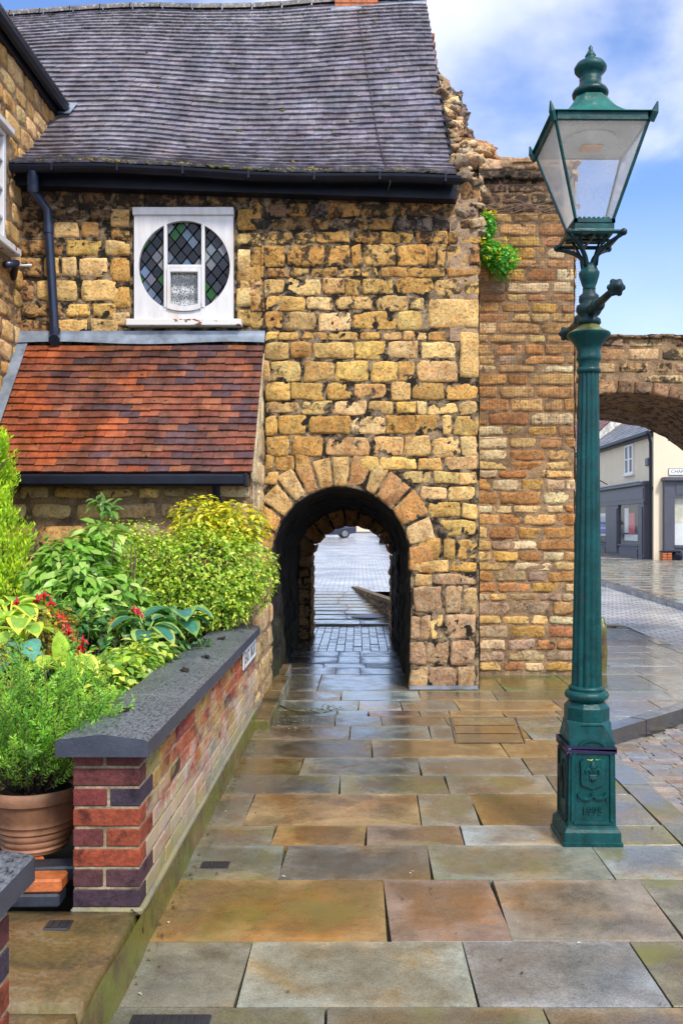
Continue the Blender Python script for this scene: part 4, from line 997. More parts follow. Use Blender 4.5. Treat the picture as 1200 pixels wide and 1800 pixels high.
# ================================================================== PILLAR, NET, ARCHWAY
PY = 9.56
pil = thing('stone_pillar', (1.82,PY+.6,0), 'tall square pillar of thin reddish-brown and buff stones beside the archway', 'pillar')
pm_ = MB(); PF = (Vector((0,PY,0)), X_, Z_, -Y_); PX0, PX1 = 1.20, 2.335
PP = [(.42,.255,.10),(.49,.32,.125),(.38,.19,.065),(.57,.43,.22),(.46,.28,.08),(.34,.17,.065),(.58,.47,.28),(.50,.35,.15),(.40,.30,.19)]
def pcol(u, v, c):
    if v > 4.95: return jit(R.choice([(.20,.13,.085),(.26,.17,.10),(.16,.11,.08),(.30,.21,.13)]), .2, .05, .7)
    if v > 2.5 and R.random() < .5: return jit(R.choice([(.40,.22,.085),(.45,.28,.12),(.36,.20,.09)]), .15, .05, .3)
    if v < 1.1 and R.random() < .4: return jit(R.choice([(.30,.22,.17),(.34,.25,.17),(.36,.17,.075),(.33,.24,.13)]), .15, .05, .4)
    return c
courses(pm_, PF, PX0, PX1, .03, 5.38, h=(.085,.155), w=(.18,.48), pal=PP, seed=71, thick=.018, amp=.014, wob=.016, k=.12, gap=.005, stain=(.1,.42), colf=pcol)
backing(pm_, PF, PX0, PX1-.01, -.02, 5.42, m=1, res=.024, dz=.007, amp=.010)
RF = (Vector((PX1,0,0)), Y_, Z_, X_)
courses(pm_, RF, PY+.02, 10.9, .03, 5.38, h=(.10,.185), w=(.2,.5), pal=PP, seed=72, thick=.035, amp=.014, nu=6, nv=5)
backing(pm_, RF, PY, 10.9, -.02, 5.4, m=1, res=.1)
pm_.poly([(PX0,10.9,0),(PX1,10.9,0),(PX1,10.9,5.4),(PX0,10.9,5.4)], (.4,.3,.2,.5), 1); pm_.poly([(PX0,PY,5.41),(PX1,PY,5.41),(PX1,10.9,5.41),(PX0,10.9,5.41)], (.4,.3,.2,.5), 1)
pm_.poly([(PX0-.001,PY,0),(PX0-.001,PY,5.4),(PX0-.001,10.9,5.4),(PX0-.001,10.9,0)], (.4,.3,.2,.5), 1)
pm_.build('shaft', ['stone_pillar','mortar_brown'], pil)
cap = MB()
for i in range(46):                                 # weathered sandy courses on top, climbing to the left
    x = R.uniform(1.18,2.25); t = (2.3-x)/1.1; top = 5.52+.30*max(0,t)**1.2; z = R.uniform(5.40, top); y = R.uniform(9.62,10.3)
    r = R.uniform(.14,.28); cap.rock((x,y,z), (r,r*.8,R.uniform(.025,.05)), jit(R.choice([(.44,.27,.14),(.50,.33,.19),(.38,.22,.12)]), .15, .05, .25), 0, R.random()*99, 14, 7, .22, R.uniform(-.3,.3), .06)
for i in range(9): x = 1.22+i*.125; cap.rock((x,PY+.05,5.50+R.uniform(-.01,.02)), (.10,.13,.075), jit((.46,.31,.19), .12, .05, .2), 0, R.random()*99, 12, 8, .14, 0, .05)
for i in range(9): x = 1.24+i*.12; cap.rock((x,PY+.02,5.38+R.uniform(-.01,.02)), (.11,.11,.05), jit((.13,.095,.07), .2, .05, .7), 0, R.random()*99, 12, 8, .2, 0, .05)
for i in range(5): x = 1.2+i*.11; cap.rock((x,10.0,5.84-.11*i+R.uniform(-.01,.01)), (.09,.1,.035), jit((.28,.17,.09), .2, .05, .5), 0, R.random()*99, 10, 7, .25, 0, .1)
cap.build('weathered_top', ['stone_pillar'], pil)
net = MB(); NY = PY-.085; nx0, nx1, nz0, nz1 = 1.215, 2.37, 2.53, 5.28
def npt(x, z): return Vector((x, NY-.02*nz((x*2, 0, z), 1.1, 5)+.012*nz((x*3, 1, z*3), 2, 6), z+.02*math.sin((x-1.2)*3.4)*(1 if z < 2.6 else 0)))
def strand(pts, w):
    for i in range(len(pts)-1):
        d = (pts[i+1]-pts[i]).normalized(); s = d.cross(Vector((0,1,0)))*w; o = Vector((0,-w,0))
        net.poly([pts[i]-s, pts[i+1]-s, pts[i+1]+o, pts[i]+o]); net.poly([pts[i]+o, pts[i+1]+o, pts[i+1]+s, pts[i]+s])
x = nx0
while x < nx1: strand([npt(x+.004*math.sin(z*5), z) for z in [nz0+(nz1-nz0)*k/24 for k in range(25)]], .0011); x += .030
z = nz0
while z < nz1: strand([npt(nx0+(nx1-nx0)*k/12, z) for k in range(13)], .0011); z += .030
net.tube([npt(nx0+(nx1-nx0)*k/16, nz0) for k in range(17)], .004, 6)
net.tube([npt(nx0-.01, 2.5+.2*k) for k in range(15)]+[Vector((1.10,9.3,5.5)), Vector((1.04,9.3,5.62))], .005, 6, m=1)
for dz in (0,.03,.05,.09): net.tube([npt(nx0+(nx1-nx0)*k/16, 4.98+dz+.03*math.sin(k*.9+dz*30)) for k in range(17)], .006, 5)
no = net.build('safety_net', ['net_cord','lamp_white'], base=(1.8,NY,2.5)); tag(no, 'fine brown mesh net draped over the upper half of the reddish pillar', 'net')

AY = 10.3
arc = thing('stone_archway', (3.6,AY,0), 'broad dark-stained Roman stone archway spanning the road to the street behind the lamp', 'archway')
IP = [(2.20,2.2),(2.34,2.66),(2.5,2.95),(2.75,3.11),(3.0,3.15),(3.4,3.13),(3.78,3.05),(4.1,2.90),(4.4,2.65),(4.7,2.2),(4.95,1.6),(5.05,1.0),(5.08,0)]
def intr(u):
    for i in range(len(IP)-1):
        if IP[i][0] <= u <= IP[i+1][0]: t = (u-IP[i][0])/(IP[i+1][0]-IP[i][0] or 1); return IP[i][1]+(IP[i+1][1]-IP[i][1])*t
    return -1 if u > IP[-1][0] else IP[0][1]
am = MB(); AF = (Vector((0,AY,0)), X_, Z_, -Y_)
AP = [(.38,.24,.12),(.44,.29,.15),(.33,.20,.10),(.30,.20,.12),(.47,.33,.18)]
courses(am, AF, 2.0, 6.3, 0.0, 3.80, h=(.11,.2), w=(.25,.6), pal=AP, seed=81, thick=.020, amp=.016, stain=(.3,.72), skip=lambda u, v, w, h: u < 5.08 and v-h*.6 < intr(u)+.13, gap=.012)
backing(am, AF, 2.0, 6.3, -.02, 3.83, m=1, res=.03, dz=.007, skip=lambda u, v: 2.2 < u < 5.08 and v < intr(u)+.02)
for i in range(1, len(IP)-1):                        # smooth dark arch ring stones
    (ua, va), (ub, vb) = IP[i], IP[i+1]
    d = Vector((ub-ua, vb-va)).normalized(); nrm = Vector((-d.y, d.x)) if d.x > .2 else Vector((1, .35)).normalized()
    h = .15
    n = 2 if math.hypot(ub-ua, vb-va) > .35 else 1
    for j in range(n):
        a = Vector((ua+(ub-ua)*j/n, va+(vb-va)*j/n)); b = Vector((ua+(ub-ua)*(j+1)/n, va+(vb-va)*(j+1)/n))
        am.stone([tuple(a+d*.006), tuple(b-d*.006), tuple(b+nrm*h-d*.004), tuple(a+nrm*h+d*.004)], AF, .05, jit(R.choice([(.27,.17,.10),(.32,.20,.11),(.24,.16,.10)]), .15, .05, .45), R.uniform(0,99), k=.04, nu=9, nv=8, amp=.014)
def soff(u, v):
    i = min(int(u*(len(IP)-1)), len(IP)-2); t = u*(len(IP)-1)-i; x = IP[i][0]+(IP[i+1][0]-IP[i][0])*t; z = IP[i][1]+(IP[i+1][1]-IP[i][1])*t
    y = AY-.03+1.5*v; w = (.05*nz((x*2,y*2.2,z*2),1,3)+.035*abs(nz((x*5,y*4,z*5),1,8)))*min(1,v*6)
    return (x, y, z-w*.8-.12*v)
am.grid(soff, 90, 24, (.24,.155,.09,.55))
for (xa, xb) in ((2.0,6.3),):
    am.grid(lambda u, v: (xa+(xb-xa)*u, AY-.03+1.5*v, 3.815+.03*nz((u*20,v*4,0),1,2)), 40, 6, (.27,.2,.13,.5), 0)
backing(am, (Vector((0,AY+1.48,0)), -X_, Z_, Y_), -6.3, -2.0, 0, 3.83, m=1, res=.06, skip=lambda u, v: 2.2 < -u < 5.08 and v < intr(-u)-.10)
backing(am, (Vector((6.3,0,0)), Y_, Z_, X_), AY, AY+1.48, 0, 3.83, m=1, res=.2)
for i in range(26): x = 2.35+i*.155; am.rock((x,AY+R.uniform(0,.05),3.80+R.uniform(-.01,.02)), (.10,.11,.022), jit((.24,.17,.10), .25, .06, .6), 0, R.random()*99, 10, 7, .2, 0, .05)
am.build('masonry', ['stone_arch','mortar_brown'], arc)
gs = MB(); p0 = flr(1058,1180); gs.rock((p0.x-.08,p0.y+.05,.2), (.13,.12,.42), (.16,.16,.03,.3), 0, 4.0, 14, 12, .15)
tag(gs.build('guard_stone', 'mossy_stone', base=(p0.x,p0.y,0)), 'mossy green leaning guard stone half hidden behind the lamp column', 'guard stone')

# ================================================================== STREET LAMP
LC = (1.168, 4.55); L0 = Vector((LC[0],LC[1],0))
lamp = thing('street_lamp', (LC[0],LC[1],0), 'ornate dark green cast-iron street lamp with square glazed lantern and 1995 on its pedestal', 'street lamp')
def sq(mb, prof, c=LC, m=0, ch=0.0):                # stacked square (chamfered) sections
    k = len(mb.v); n = 8
    for h, z, cf in prof:
        e = h*cf
        for (x, y) in ((-h+e,-h),(h-e,-h),(h,-h+e),(h,h-e),(h-e,h),(-h+e,h),(-h,h-e),(-h,-h+e)): mb.v.append(Vector((c[0]+x,c[1]+y,z)))
    for j in range(len(prof)-1):
        for i in range(n): mb.face((k+j*n+i,k+j*n+(i+1)%n,k+(j+1)*n+(i+1)%n,k+(j+1)*n+i), m=m)
    mb.face([k+i for i in range(n)][::-1], m=m); mb.face([k+(len(prof)-1)*n+i for i in range(n)], m=m)
pd = MB(); e = .02
sq(pd, [(.150,0,e),(.150,.018,e),(.143,.022,e),(.141,.068,e),(.134,.082,e),(.124,.09,e),(.122,.10,e)])
FYt, FYb = LC[1]-.114, LC[1]-.121                   # front face y at top / bottom
sq(pd, [(.1205,.101,e),(.1155,.455,e)])
sq(pd, [(.1155,.456,.02),(.114,.52,.06),(.110,.555,.22),(.108,.592,.42),(.112,.596,.50),(.112,.604,.56),(.104,.612,.56)])
sq(pd, [(.106,.613,.586),(.106,.675,.586),(.100,.683,.586),(.086,.70,.586)])
ped = pd.build('pedestal', 'green_iron', lamp, smooth=False)
fr_ = MB(); Yf = LC[1]-.1195                        # raised border of the front panel with arched head
def fp_(x, z, d=0.0): return Vector((LC[0]+x, LC[1]-.1212+.0142*(z-.10)/.355*.36-d, z))
def ribbon(mb, pts, w, d0, d1):
    for i in range(len(pts)-1):
        (xa, za), (xb, zb) = pts[i], pts[i+1]; L = math.hypot(xb-xa, zb-za) or 1; ox, oz = -(zb-za)/L*w, (xb-xa)/L*w
        A, B, Cc, D = fp_(xa-ox,za-oz,d0), fp_(xb-ox,zb-oz,d0), fp_(xb+ox,zb+oz,d0), fp_(xa+ox,za+oz,d0)
        a, b, c, d = fp_(xa-ox*.6,za-oz*.6,d1), fp_(xb-ox*.6,zb-oz*.6,d1), fp_(xb+ox*.6,zb+oz*.6,d1), fp_(xa+ox*.6,za+oz*.6,d1)
        for q in ((a,b,c,d),(A,B,b,a),(c,b,B,Cc) if False else (b,B,Cc,c),(d,c,Cc,D),(A,a,d,D)): mb.poly(q)
arch = [(.062*math.cos(t), .495+.030*math.sin(t)) for t in [math.pi*k/12 for k in range(13)]]
ribbon(fr_, [(-.092,.112),(.092,.112)], .008, -.002, .008); ribbon(fr_, [(-.098,.12),(-.096,.455)], .013, -.002, .009); ribbon(fr_, [(.098,.12),(.096,.455)], .013, -.002, .009)
ribbon(fr_, [(-.096,.455),(-.085,.462),(-.066,.48)]+arch[::-1]+[(.066,.48),(.085,.462),(.096,.455)], .009, -.006, .009)
fr_.build('panel_border', 'green_iron', ped, smooth=False)
cs_ = MB()                                          # crest: shield, fleur-de-lis, scroll
sh = [(-.066,.425),(-.035,.437),(0,.428),(.035,.437),(.066,.425),(.062,.38),(.063,.32),(.056,.298),(.03,.290),(0,.276),(-.03,.290),(-.056,.298),(-.063,.32),(-.062,.38)]
def slabf(mb, pts, d):
    c = (sum(p[0] for p in pts)/len(pts), sum(p[1] for p in pts)/len(pts)); n = len(pts)
    for i in range(n):
        a, b = pts[i], pts[(i+1)%n]; ia = (c[0]+(a[0]-c[0])*.93, c[1]+(a[1]-c[1])*.93); ib = (c[0]+(b[0]-c[0])*.93, c[1]+(b[1]-c[1])*.93)
        mb.poly([fp_(*b,-.001),fp_(*a,-.001),fp_(*ia,d),fp_(*ib,d)]); mb.poly([fp_(*ib,d),fp_(*ia,d),fp_(*c,d)])
slabf(cs_, sh, .012)
def petal(mb, pts, rs):
    mb.tube([fp_(x,z,.013) for x, z in pts], [r*1.35 for r in rs], 8)
petal(cs_, [(0,.425),(0,.41),(0,.395),(0,.375),(0,.355)], [.002,.009,.012,.009,.004])
for s in (-1,1): petal(cs_, [(s*.005,.355),(s*.012,.378),(s*.024,.388),(s*.033,.378),(s*.031,.364),(s*.024,.362)], [.004,.007,.008,.007,.006,.003])
petal(cs_, [(-.017,.352),(.017,.352)], [.006,.006]); petal(cs_, [(0,.35),(0,.335),(0,.318)], [.006,.009,.003])
for s in (-1,1): petal(cs_, [(s*.004,.35),(s*.012,.34),(s*.014,.328)], [.004,.006,.003])
ribbon(cs_, [(-.070,.262),(-.062,.246),(-.045,.236),(-.02,.234),(-.004,.244),(0,.262)], .009, 0, .014); ribbon(cs_, [(0,.262),(.012,.245),(.03,.236),(.05,.238),(.064,.248),(.070,.262)], .009, 0, .014)
ribbon(cs_, [(-.070,.262),(-.072,.235),(-.066,.222)], .004, 0, .007); ribbon(cs_, [(.070,.255),(.070,.235),(.074,.222)], .004, 0, .007)
cs_.build('crest', 'green_iron', ped, smooth=False)
yf = MB()
for (x0, x1, z) in ((-.032,-.002,.428),(.018,.036,.428),(-.056,-.04,.392),(-.034,-.014,.392),(.016,.034,.392)):
    yf = MB()
    for i in range(9): x = x0+(x1-x0)*i/8; yf.ball(fp_(x, z+R.uniform(-.003,.003), .009), (R.uniform(.003,.005),.002,R.uniform(.001,.003)), seg=6, rings=4)
    yf.build('paint_fleck', 'yellow_paint_fleck', ped)
text('date_numerals', '1995', .052, 'green_iron', ped, fp_(0,.172,.001), (math.radians(90),0,0), .007, sx=1.02)
dr = MB()                                           # rusty access door on the left side
SX = LC[0]-.121
def sp_(y, z, d=0.0): return Vector((SX+.004-d+(z-.1)*.0142, LC[1]+y, z))
dr.poly([sp_(-.098,.115,.003),sp_(.098,.115,.003),sp_(.09,.45,.003),sp_(-.09,.45,.003)][::-1])
for (ya, yb, za, zb) in ((-.098,-.086,.115,.45),(.086,.098,.115,.45),(-.098,.098,.11,.122),(-.09,.09,.44,.452)): dr.box((SX-.006,LC[1]+ya,za),(SX+.006,LC[1]+yb,zb), bev=.002)
dr.tube([sp_(-.05+.1*t, .30+.09*math.sin(t*6.28)+.0, .006) for t in [k/14 for k in range(15)]], .008, 6); dr.tube([sp_(.0, .20+.2*t, .006) for t in (0,.5,1)], .008, 6)
dr.box((SX-.018,LC[1]-.02,.30),(SX-.002,LC[1]+.03,.375), bev=.004); dr.tube([sp_(-.0,.47,.012), sp_(-.0,.49,.012)], .02, 8)
dr.build('access_door', 'rusty_iron', ped, smooth=False)
co = MB(); co.lathe([(.086,.700),(.094,.712),(.108,.722),(.112,.737),(.106,.752),(.090,.760),(.093,.767),(.091,.775),(.084,.782)], 40, LC)
co.lathe([(.077,.776),(.075,.85),(.070,1.2),(.064,1.6),(.0575,2.0),(.0515,2.40)], 96, LC, flute=(12,.115))
co.lathe([(.054,2.385),(.060,2.39),(.0625,2.40),(.060,2.41),(.053,2.415),(.053,2.44),(.060,2.452),(.064,2.46),(.061,2.475),(.058,2.50),(.066,2.525),(.085,2.553),(.108,2.575),(.110,2.586)], 40, LC)
column = co.build('column', 'green_iron', lamp, auto=50)
tp = MB(); tp.lathe([(.110,2.5862),(.106,2.594),(.085,2.606),(.062,2.618),(.05,2.635)], 32, LC); tp.build('column_cap', 'mossy_iron', lamp)
nk = MB(); nk.lathe([(.05,2.63),(.062,2.645),(.058,2.665),(.040,2.675),(.055,2.69),(.066,2.71),(.062,2.735),(.045,2.745),(.052,2.76),(.050,2.785),(.034,2.80),(.032,2.815)], 28, LC)
nk.build('neck', 'dark_iron', lamp)
lb = MB(); zb_ = 2.70
lb.tube([(LC[0],4.10,zb_),(LC[0],4.25,zb_),(LC[0],4.40,zb_),(LC[0],4.55,zb_+.004),(LC[0],4.70,zb_),(LC[0],4.9,zb_),(LC[0],5.02,zb_)], [.016,.019,.023,.030,.023,.019,.016], 12)
for y in (4.07,5.05):
    lb.ball((LC[0],y,zb_), (.036,.036,.036), seg=16, rings=10); lb.ball((LC[0],y-.03,zb_), (.022,.02,.022)); lb.ball((LC[0],y+.03,zb_), (.022,.02,.022))
    for k in range(6): a = k*math.pi/3; lb.ball((LC[0]+.029*math.cos(a),y,zb_+.029*math.sin(a)), .015, seg=8, rings=6)
for y in (4.38,4.72): lb.ball((LC[0],y,zb_), (.036,.025,.036), seg=14)
lb.build('ladder_bar', 'dark_iron', lamp)
vs = MB(); vs.lathe([(.030,2.815),(.034,2.82),(.032,2.83),(.040,2.85),(.050,2.885),(.053,2.905),(.046,2.915),(.040,2.93),(.035,2.95),(.02,2.955)], 24, LC, flute=(8,.12)); vs.build('vase', 'green_iron', lamp)
LZ0, LZ1, LH0, LH1 = 3.135, 3.592, .094, .229
for sx in (-1,1):
    for sy in (-1,1):
        b_ = MB(); pts = []
        for k in range(10):
            t = k/9; d = .020+.115*(t**2.2); pts.append((LC[0]+sx*d, LC[1]+sy*d, 2.93+.135*t**.85))
        b_.tube(pts, [.014-.004*k/9 for k in range(10)], 8)
        b_.tube([(LC[0]+sx*.03,LC[1]+sy*.03,2.935),(LC[0]+sx*.036,LC[1]+sy*.036,3.0),(LC[0]+sx*.06,LC[1]+sy*.06,3.06),(LC[0]+sx*.085,LC[1]+sy*.085,3.12)], .007, 6)
        b_.ball((LC[0]+sx*.136,LC[1]+sy*.136,3.072), .018, seg=10); b_.build('bracket', 'dark_iron', lamp)
lf = MB()
h = .130
for (a, b) in (((-h,-h),(h,-h)),((h,-h),(h,h)),((h,h),(-h,h)),((-h,h),(-h,-h))): lf.tube([(LC[0]+a[0],LC[1]+a[1],3.075),(LC[0]+b[0],LC[1]+b[1],3.075)], .0105, 6)
for s in (-1,1): lf.tube([(LC[0]-h,LC[1]+s*.0,3.072),(LC[0]+h,LC[1]+s*.0,3.072)] if s > 0 else [(LC[0],LC[1]-h,3.070),(LC[0],LC[1]+h,3.070)], .008, 6)
def rail(hh, z, w, t):
    for (a, b) in (((-hh,-hh),(hh,-hh)),((hh,-hh),(hh,hh)),((hh,hh),(-hh,hh)),((-hh,hh),(-hh,-hh))):
        x0, x1 = sorted((a[0], b[0])); y0, y1 = sorted((a[1], b[1]))
        lf.box((LC[0]+x0-w,LC[1]+y0-w,z),(LC[0]+x1+w,LC[1]+y1+w,z+t), bev=.002)
rail(LH0, LZ0-.006, .010, .022); rail(LH1, LZ1-.006, .010, .040)
sq(lf, [(.103,3.085,.02),(.10,3.10,.02),(.10,3.128,.02)])
for sx in (-1,1):
    for sy in (-1,1):
        lf.tube([(LC[0]+sx*LH0,LC[1]+sy*LH0,LZ0+.01),(LC[0]+sx*LH1,LC[1]+sy*LH1,LZ1)], .0085, 6)
        c = Vector((LC[0]+sx*.246,LC[1]+sy*.246,3.60)); lf.tube([c-Vector((sx*.01,sy*.01,.02)), c+Vector((sx*.004,sy*.004,.02)), c+Vector((sx*.014,sy*.014,.065))], [.016,.018,.004], 6)
for s in (-1,1):
    for k in range(7): lf.ball((LC[0]-LH0+.02+k*.024, LC[1]+s*LH0, LZ0+.018), (.010,.006,.010), seg=8, rings=5)
lfo = lf.build('lantern_frame', 'green_iron', lamp, smooth=False)
for (dx, dy) in ((0,-1),(1,0),(0,1),(-1,0)):
    px_, py_ = -dy, dx; g_ = MB()
    P = lambda s, hh, z: (LC[0]+dx*(hh-.001)+px_*s*(hh-.006), LC[1]+dy*(hh-.001)+py_*s*(hh-.006), z)
    g_.poly([P(-1,LH0,LZ0+.014), P(1,LH0,LZ0+.014), P(1,LH1,LZ1-.004), P(-1,LH1,LZ1-.004)]); g_.build('pane', 'frosted_glass' if dx else 'lantern_glass', lamp, smooth=False)
lr_ = MB(); n = 12
sq(lr_, [(.252,3.626,.02)]+[(.246-.168*(k/n)**.62, 3.632+.165*(k/n)**1.25, .02+.5*(k/n)) for k in range(n+1)])
lr_.build('lantern_roof', 'green_iron_light', lamp, smooth=False)
fi = MB(); fi.lathe([(.072,3.78),(.068,3.80),(.074,3.806),(.090,3.815),(.092,3.828),(.086,3.842),(.062,3.860),(.054,3.885),(.056,3.902),(.052,3.912),(.064,3.926),(.080,3.945),(.082,3.960),(.070,3.980),(.044,3.995),(.028,4.004),(.025,4.015),(.028,4.021),(.018,4.038),(.010,4.052),(.011,4.064),(.0,4.08)], 32, LC); fi.build('finial', 'green_iron', lamp)
cl = MB(); sq(cl, [(.226,3.586,.02),(.226,3.592,.02)]); cl.build('reflector', 'lamp_white', lamp, smooth=False)
lu = MB(); lu.lathe([(.0,3.548),(.08,3.552),(.12,3.562),(.132,3.575),(.134,3.585)], 32, LC); lu.build('lens', 'lamp_white', lamp)
am_ = MB(); am_.box((LC[0]-.05,LC[1]-.045,3.538),(LC[0]+.06,LC[1]+.03,3.5475), bev=.004); am_.build('bulb', 'amber', lamp, smooth=False)
lamp.rotation_euler = (0, math.radians(.35), 0)
stp = MB(); hs = .1205
def loop(z0, dz):
    pts = [(-hs,-hs),(hs,-hs),(hs,hs),(-hs,hs)]; return [Vector((LC[0]+x*(1.03), LC[1]+y*(1.05), z0+(dz if x > 0 else 0))) for x, y in pts]
for z0, dz, w in ((.492,-.012,.010),(.474,-.004,.011)):
    P = loop(z0, dz)
    for i in range(4):
        a, b = P[i], P[(i+1)%4]; up = Vector((0,0,w)); stp.poly([a-up,b-up,b+up,a+up]); o = Vector(((a+b)/2-L0)); o.z = 0; o = o.normalized()*.004
        stp.poly([a-up,a-up-o,b-up-o,b-up]); stp.poly([a+up,b+up,b+up-o,a+up-o])
k0 = Vector((LC[0]-hs+.004,LC[1]-hs-.012,.480)); stp.ball(k0, (.014,.010,.014)); stp.tube([k0, k0+Vector((.006,-.006,-.02)), k0+Vector((.002,-.004,-.045))], [.007,.006,.004], 6); stp.tube([k0, k0+Vector((-.012,-.006,-.015)), k0+Vector((-.018,-.004,-.03))], [.007,.006,.004], 6)
tag(stp.build('strap', 'strap_blue', base=(LC[0],LC[1],.48), smooth=False), 'dark purple strap knotted round the top of the lamp pedestal', 'strap')

# ================================================================== GARDEN WALLS
BR = [(.34,.085,.04),(.28,.06,.035),(.38,.11,.05),(.22,.05,.04),(.30,.075,.04)]; BD = [(.05,.025,.035),(.09,.03,.03),(.04,.035,.05)]
XW, XB = -.828, -1.082
def brick_wall(root, y0, y1, end_at_far=False):
    bw = MB(); z = .155; n = 0
    ye = y1 if end_at_far else y0; sg_ = -1 if end_at_far else 1
    while z < .715:
        hh = .066; dark = n == 0
        def br(a, b, c, al): bw.box((a[0],min(a[1],b[1]),z), (b[0],max(a[1],b[1]),z+hh), c if len(c) == 4 and al is None else (*c[:3], al), bev=.004)
        # end of the wall
        if n % 2 == 0:
            br((XB,ye),(XW,ye+sg_*.102), jit({0:(.05,.03,.045),2:(.26,.055,.025),4:(.24,.05,.025),6:(.11,.03,.03)}.get(n, (.2,.05,.03)), .1, .05), 0.0)
        else:
            m_ = (XB+XW)/2+R.uniform(-.012,.012); cc = {1:[(.09,.035,.04),(.07,.03,.04)],3:[(.12,.03,.03),(.24,.05,.025)],5:[(.14,.03,.03),(.04,.028,.045)],7:[(.14,.04,.04),(.10,.03,.03)]}.get(n, [(.2,.05,.03)]*2)
            br((XB,ye),(m_-.006,ye+sg_*.215), jit(cc[0], .15, .06), 0.0); br((m_+.006,ye),(XW,ye+sg_*.215), jit(cc[1], .15, .06), 0.0)
        s = (.102 if n % 2 == 0 else .215)+.010; yy = s; L = abs(y1-y0)
        while yy < L-.03:
            w = .215 if R.random() < .75 else .102; w = min(w, L-yy); a, b = ye+sg_*yy, ye+sg_*(yy+w)
            br((XW-.1,a),(XW+R.uniform(-.003,.003),b), jit(R.choice(BD if (dark and R.random() < .6) or R.random() < .05 else BR), .2, .06), R.uniform(.75,1.0))
            br((XB,a),(XB+.1,b), jit(R.choice(BR), .2, .06), .6); yy += w+.010
        z += .0765; n += 1
    e = .008
    bw.box((XB+.005,min(y0,y1)+.005,.14),(XW-.004,max(y0,y1)-.005,.735), (.5,.5,.5,.5), 1)
    bw.box((XB-.01,min(y0,y1)-.006,.12),(XW+.012,max(y0,y1)+.006,.152), (.05,.05,.04,.6), 0, .01)
    bw.build('brickwork', ['weathered_brick','brick_mortar'], root, smooth=False)
def coping(root, y0, y1, joints=()):
    cp = MB(); a, b = -1.132, -.787; ys = [y0]+list(joints)+[y1]
    for i in range(len(ys)-1):
        p, q = ys[i]+(.004 if i else 0), ys[i+1]-.004; n = max(2, int((q-p)/.06)); w = .012
        sec = [(a,.737),(a,.795),(a+w,.802),((a+b)/2,.822),(b-w,.802),(b,.795),(b,.737)]
        def fn(u, v, p=p, q=q):
            k = min(int(u*6), 5); t = u*6-k; x = sec[k][0]+(sec[k+1][0]-sec[k][0])*t; z = sec[k][1]+(sec[k+1][1]-sec[k][1])*t
            y = p+(q-p)*v; return (x+.003*nz((x*3,y*4,z), 1, 2), y, z+.003*nz((x*3,y*5,z), 1, 6))
        cp.grid(fn, 6, n)
        for yy, fl_ in ((p,1),(q,-1)): cp.poly([(x,yy,z) for x, z in (sec[::-1] if fl_ > 0 else sec)])
        cp.poly([(a,p,.737),(b,p,.737),(b,q,.737),(a,q,.737)][::-1])
    cp.build('coping', 'coping_slate', root, smooth=False)
gwl = thing('garden_wall', (-.95,5.2,0), 'low red-brick garden wall with whitewash bloom and dark slate-grey coping beside the pavement', 'garden wall')
brick_wall(gwl, 3.35, 7.08); coping(gwl, 3.30, 7.08, (6.55,))
gw2 = thing('gate_wall', (-.95,1.2,0), 'end of a second low brick wall with speckled coping, cut by the picture edge', 'garden wall')
brick_wall(gw2, .4, 2.10, True); coping(gw2, .4, 2.155)
bu = MB(); BF = (Vector((-.862,0,0)), Y_, Z_, X_)     # stone end pier between brick wall and passage
courses(bu, BF, 7.09, 8.70, .02, 1.12, h=(.16,.3), w=(.22,.45), seed=91, thick=.018, amp=.012, pal=[(.48,.35,.19),(.52,.40,.23),(.42,.31,.16)], stain=(.15,.5))
backing(bu, BF, 7.09, 8.71, -.02, 1.16, m=1)
courses(bu, (Vector((0,7.09,0)), X_, Z_, -Y_), -1.2, -.865, .1, 1.12, h=(.16,.3), w=(.2,.34), seed=92, thick=.02, pal=[(.22,.16,.11),(.27,.20,.13)], stain=(.3,.6))
backing(bu, (Vector((0,7.09,0)), X_, Z_, -Y_), -1.2, -.86, .0, 1.16, m=1); bu.poly([(-1.2,7.09,1.16),(-.86,7.09,1.16),(-.86,8.71,1.16),(-1.2,8.71,1.16)], (.4,.3,.2,.5), 1)
tag(bu.build('stone_pier', ['stone_facade','mortar_pink'], base=(-1,7.9,0)), 'short buff stone pier between the brick garden wall and the passage', 'pier')
sg = thing('street_sign', (XW+.008,6.65,.64), 'white street nameplate on the brick wall just under the coping', 'street sign')
sp = MB(); sp.box((XW+.006,6.27,.575),(XW+.018,7.03,.722), bev=.003); sp.build('plate', 'sign_white', sg, smooth=False)
sp = MB()
for (a, b, c, d) in ((6.27,7.03,.575,.581),(6.27,7.03,.716,.722),(6.27,6.277,.581,.716),(7.023,7.03,.581,.716)): sp.box((XW+.018,a,c),(XW+.021,b,d))
sp.build('border', 'sign_black', sg, smooth=False)
text('lettering', 'EAST', .115, 'sign_black', sg, (XW+.0185,6.455,.647), (math.radians(90),0,math.radians(90)), .001, sx=1.0); text('lettering', 'BIGHT', .115, 'sign_black', sg, (XW+.0185,6.805,.647), (math.radians(90),0,math.radians(90)), .001, sx=1.0)
